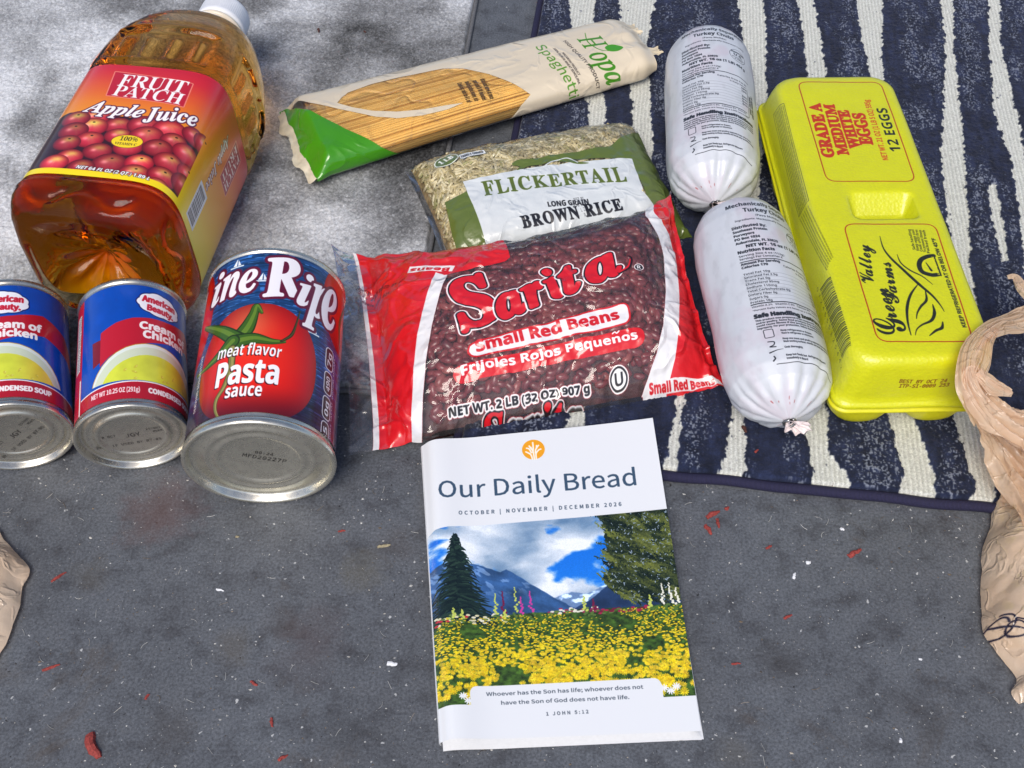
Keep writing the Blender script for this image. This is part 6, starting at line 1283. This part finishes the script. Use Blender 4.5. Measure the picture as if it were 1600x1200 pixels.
# ------------------------------------------------------------------ splinters and flakes on the ground
red_chip = plain('red_mulch_wood', (140, 56, 50), .85, scale=900, amp=.35, bs=.7); wht = plain('white_flake', (220, 222, 226), .6, scale=700, amp=.08); tanm = plain('dry_straw', (150, 140, 112), .8, scale=800, amp=.3); brn = plain('brown_bark', (74, 40, 30), .8, scale=800, amp=.3)
def splinter(name, px, py, L, w, h, deg, mat, label, cat, z=0., seed=0, grp=None):
    L *= .86; w *= .86; r = np.random.RandomState(seed + int(px)); g0 = G(px, py, z); n = 7; V = []; F = []; a = math.radians(deg); d = np.array([math.cos(a), math.sin(a)]); s_ = np.array([-d[1], d[0]]); k0 = .6 + .3 * r.rand()
    for i in range(n):
        t = i / (n - 1); ww = w * (.25 + .75 * math.sin(PI * min(1, (t * .8 + .12) ** .7)) ** .8) * (.8 + .4 * r.rand()) * .5; hh = h * (.3 + .7 * math.sin(PI * (t * .85 + .1))) * (.8 + .4 * r.rand()); off = (r.rand() - .5) * w * .35
        for sx, sz in ((-1, .05), (1, .05), (.75, .8), (.1, 1.0), (-.7, .7)): V.append((d[0] * (t - .5) * L + s_[0] * (sx * ww + off), d[1] * (t - .5) * L + s_[1] * (sx * ww + off), sz * hh + .1))
    for i in range(n - 1):
        for k in range(5): F.append((i * 5 + k, i * 5 + (k + 1) % 5, (i + 1) * 5 + (k + 1) % 5, (i + 1) * 5 + k))
    F.append((4, 3, 2, 1, 0)); F.append(tuple(range((n - 1) * 5, n * 5)))
    o = mesh(name, V, F, mat, smooth=False); o.location = g0 / 1000; tag(o, label, cat, grp); return o
for px, py, L, w, h, deg, lab in (
  (146, 1167, 17, 6.5, 3.2, -58, 'largest red mulch chip, fat and wedge shaped, near the bottom edge'),
  (92, 902, 11, 1.8, 1.2, 42, 'thin red wood splinter just past the tan bag corner'),
  (80, 1043, 11, 1.8, 1.2, 24, 'slim red splinter between the tan bag corner and the largest chip'),
  (425, 1129, 6, 2, 1.2, -76, 'short upright red splinter to the booklet spine side, low on the floor'),
  (397, 1068, 5.5, 2, 1.2, -32, 'small red sliver above the short upright splinter'),
  (442, 1184, 6.5, 2, 1.2, 28, 'red sliver at the very bottom edge of the frame'),
  (534, 830, 5, 1.5, .8, 6, 'tiny red sliver below the sauce can and bean bag'),
  (230, 1089, 4, 1.8, 1., 60, 'tiny dull red crumb alone on the open floor'),
  (1114, 804, 11, 3.4, 1.8, 27, 'topmost large splinter of the red cluster beside the booklet'),
  (1107, 828, 8.5, 3.2, 1.6, -60, 'lower leaning chip of the red cluster beside the booklet'),
  (1122, 818, 7.5, 2.4, 1.5, -80, 'upright chip in the middle of the red cluster by the booklet'),
  (1136, 795, 3.5, 2.6, 1.2, 30, 'round red crumb at the rug side of the red cluster'),
  (1201, 855, 5, 1.8, 1., 25, 'faint red sliver between the cluster and the lone chip'),
  (1335, 864, 11, 3.6, 2., 33, 'lone plump red chip under the edge of the striped rug'),
  (1231, 964, 6.5, 1.8, 1., 24, 'thin red sliver beside the lower part of the booklet photo'),
  (1150, 1037, 6, 1.4, .9, 5, 'pale red sliver near the booklet lower corner')):
    splinter('wood_chip', px, py, L, w, h, deg, red_chip, lab, 'wood chip', seed=3, grp='red mulch chips scattered on the floor')
for px, py, L, w, h, deg, lab, mt_ in (
  (613, 1037, 6.5, 3.2, 1, -10, 'white flake lying left of the booklet spine', wht), (344, 922, 5.5, 1.5, .8, -12, 'thin white chip below the sauce can', wht),
  (371, 839, 2.6, 1.5, .8, 0, 'tiny cream speck right under the sauce can rim', tanm), (1241, 900, 5, 2.2, .9, 62, 'slanted white flake under the striped rug, below the red cluster', wht),
  (1316, 827, 3, 2, .8, -40, 'small white flake close under the rug binding', wht), (1263, 879, 3.4, 2.6, .8, 10, 'grey white flake above the slanted white flake', wht),
  (1438, 1030, 2.2, 1.6, .7, 0, 'white dot on the open floor left of the tan bag', wht), (1407, 1157, 3, 2, .8, 80, 'white flake near the bottom edge below the tan bag', wht)):
    splinter('white_flake', px, py, L, w, h, deg, mt_, lab, 'flake', seed=9)
splinter('straw_bit', 600, 853, 9, 2.2, 1.2, 12, tanm, 'curled dry straw bit on the floor left of the booklet top', 'straw')
splinter('wood_chip', 498, 48, 7, 2.4, 1.4, -82, brn, 'dark red chip lying on the grey rug above the spaghetti', 'wood chip', 6.5, 4, 'dark bits on the rugs')
splinter('wood_chip', 1163, 671, 6, 2.6, 1.8, -75, brn, 'dark brown bit on a cream stripe beside the tied chub end', 'wood chip', 8.5, 5, 'dark bits on the rugs')
splinter('wood_chip', 570, 50, 3.5, 1.6, 1.2, -50, brn, 'small brown crumb on the grey rug nearer the floor gap', 'wood chip', 6.5, 6, 'dark bits on the rugs')
splinter('wood_chip', 1182, 705, 4, 1.6, 1.2, 40, red_chip, 'small red bit on the striped rug below the tied chub', 'wood chip', 8.5, 7, 'dark bits on the rugs')

bpy.data.objects.remove(_to); bpy.data.curves.remove(_tc)
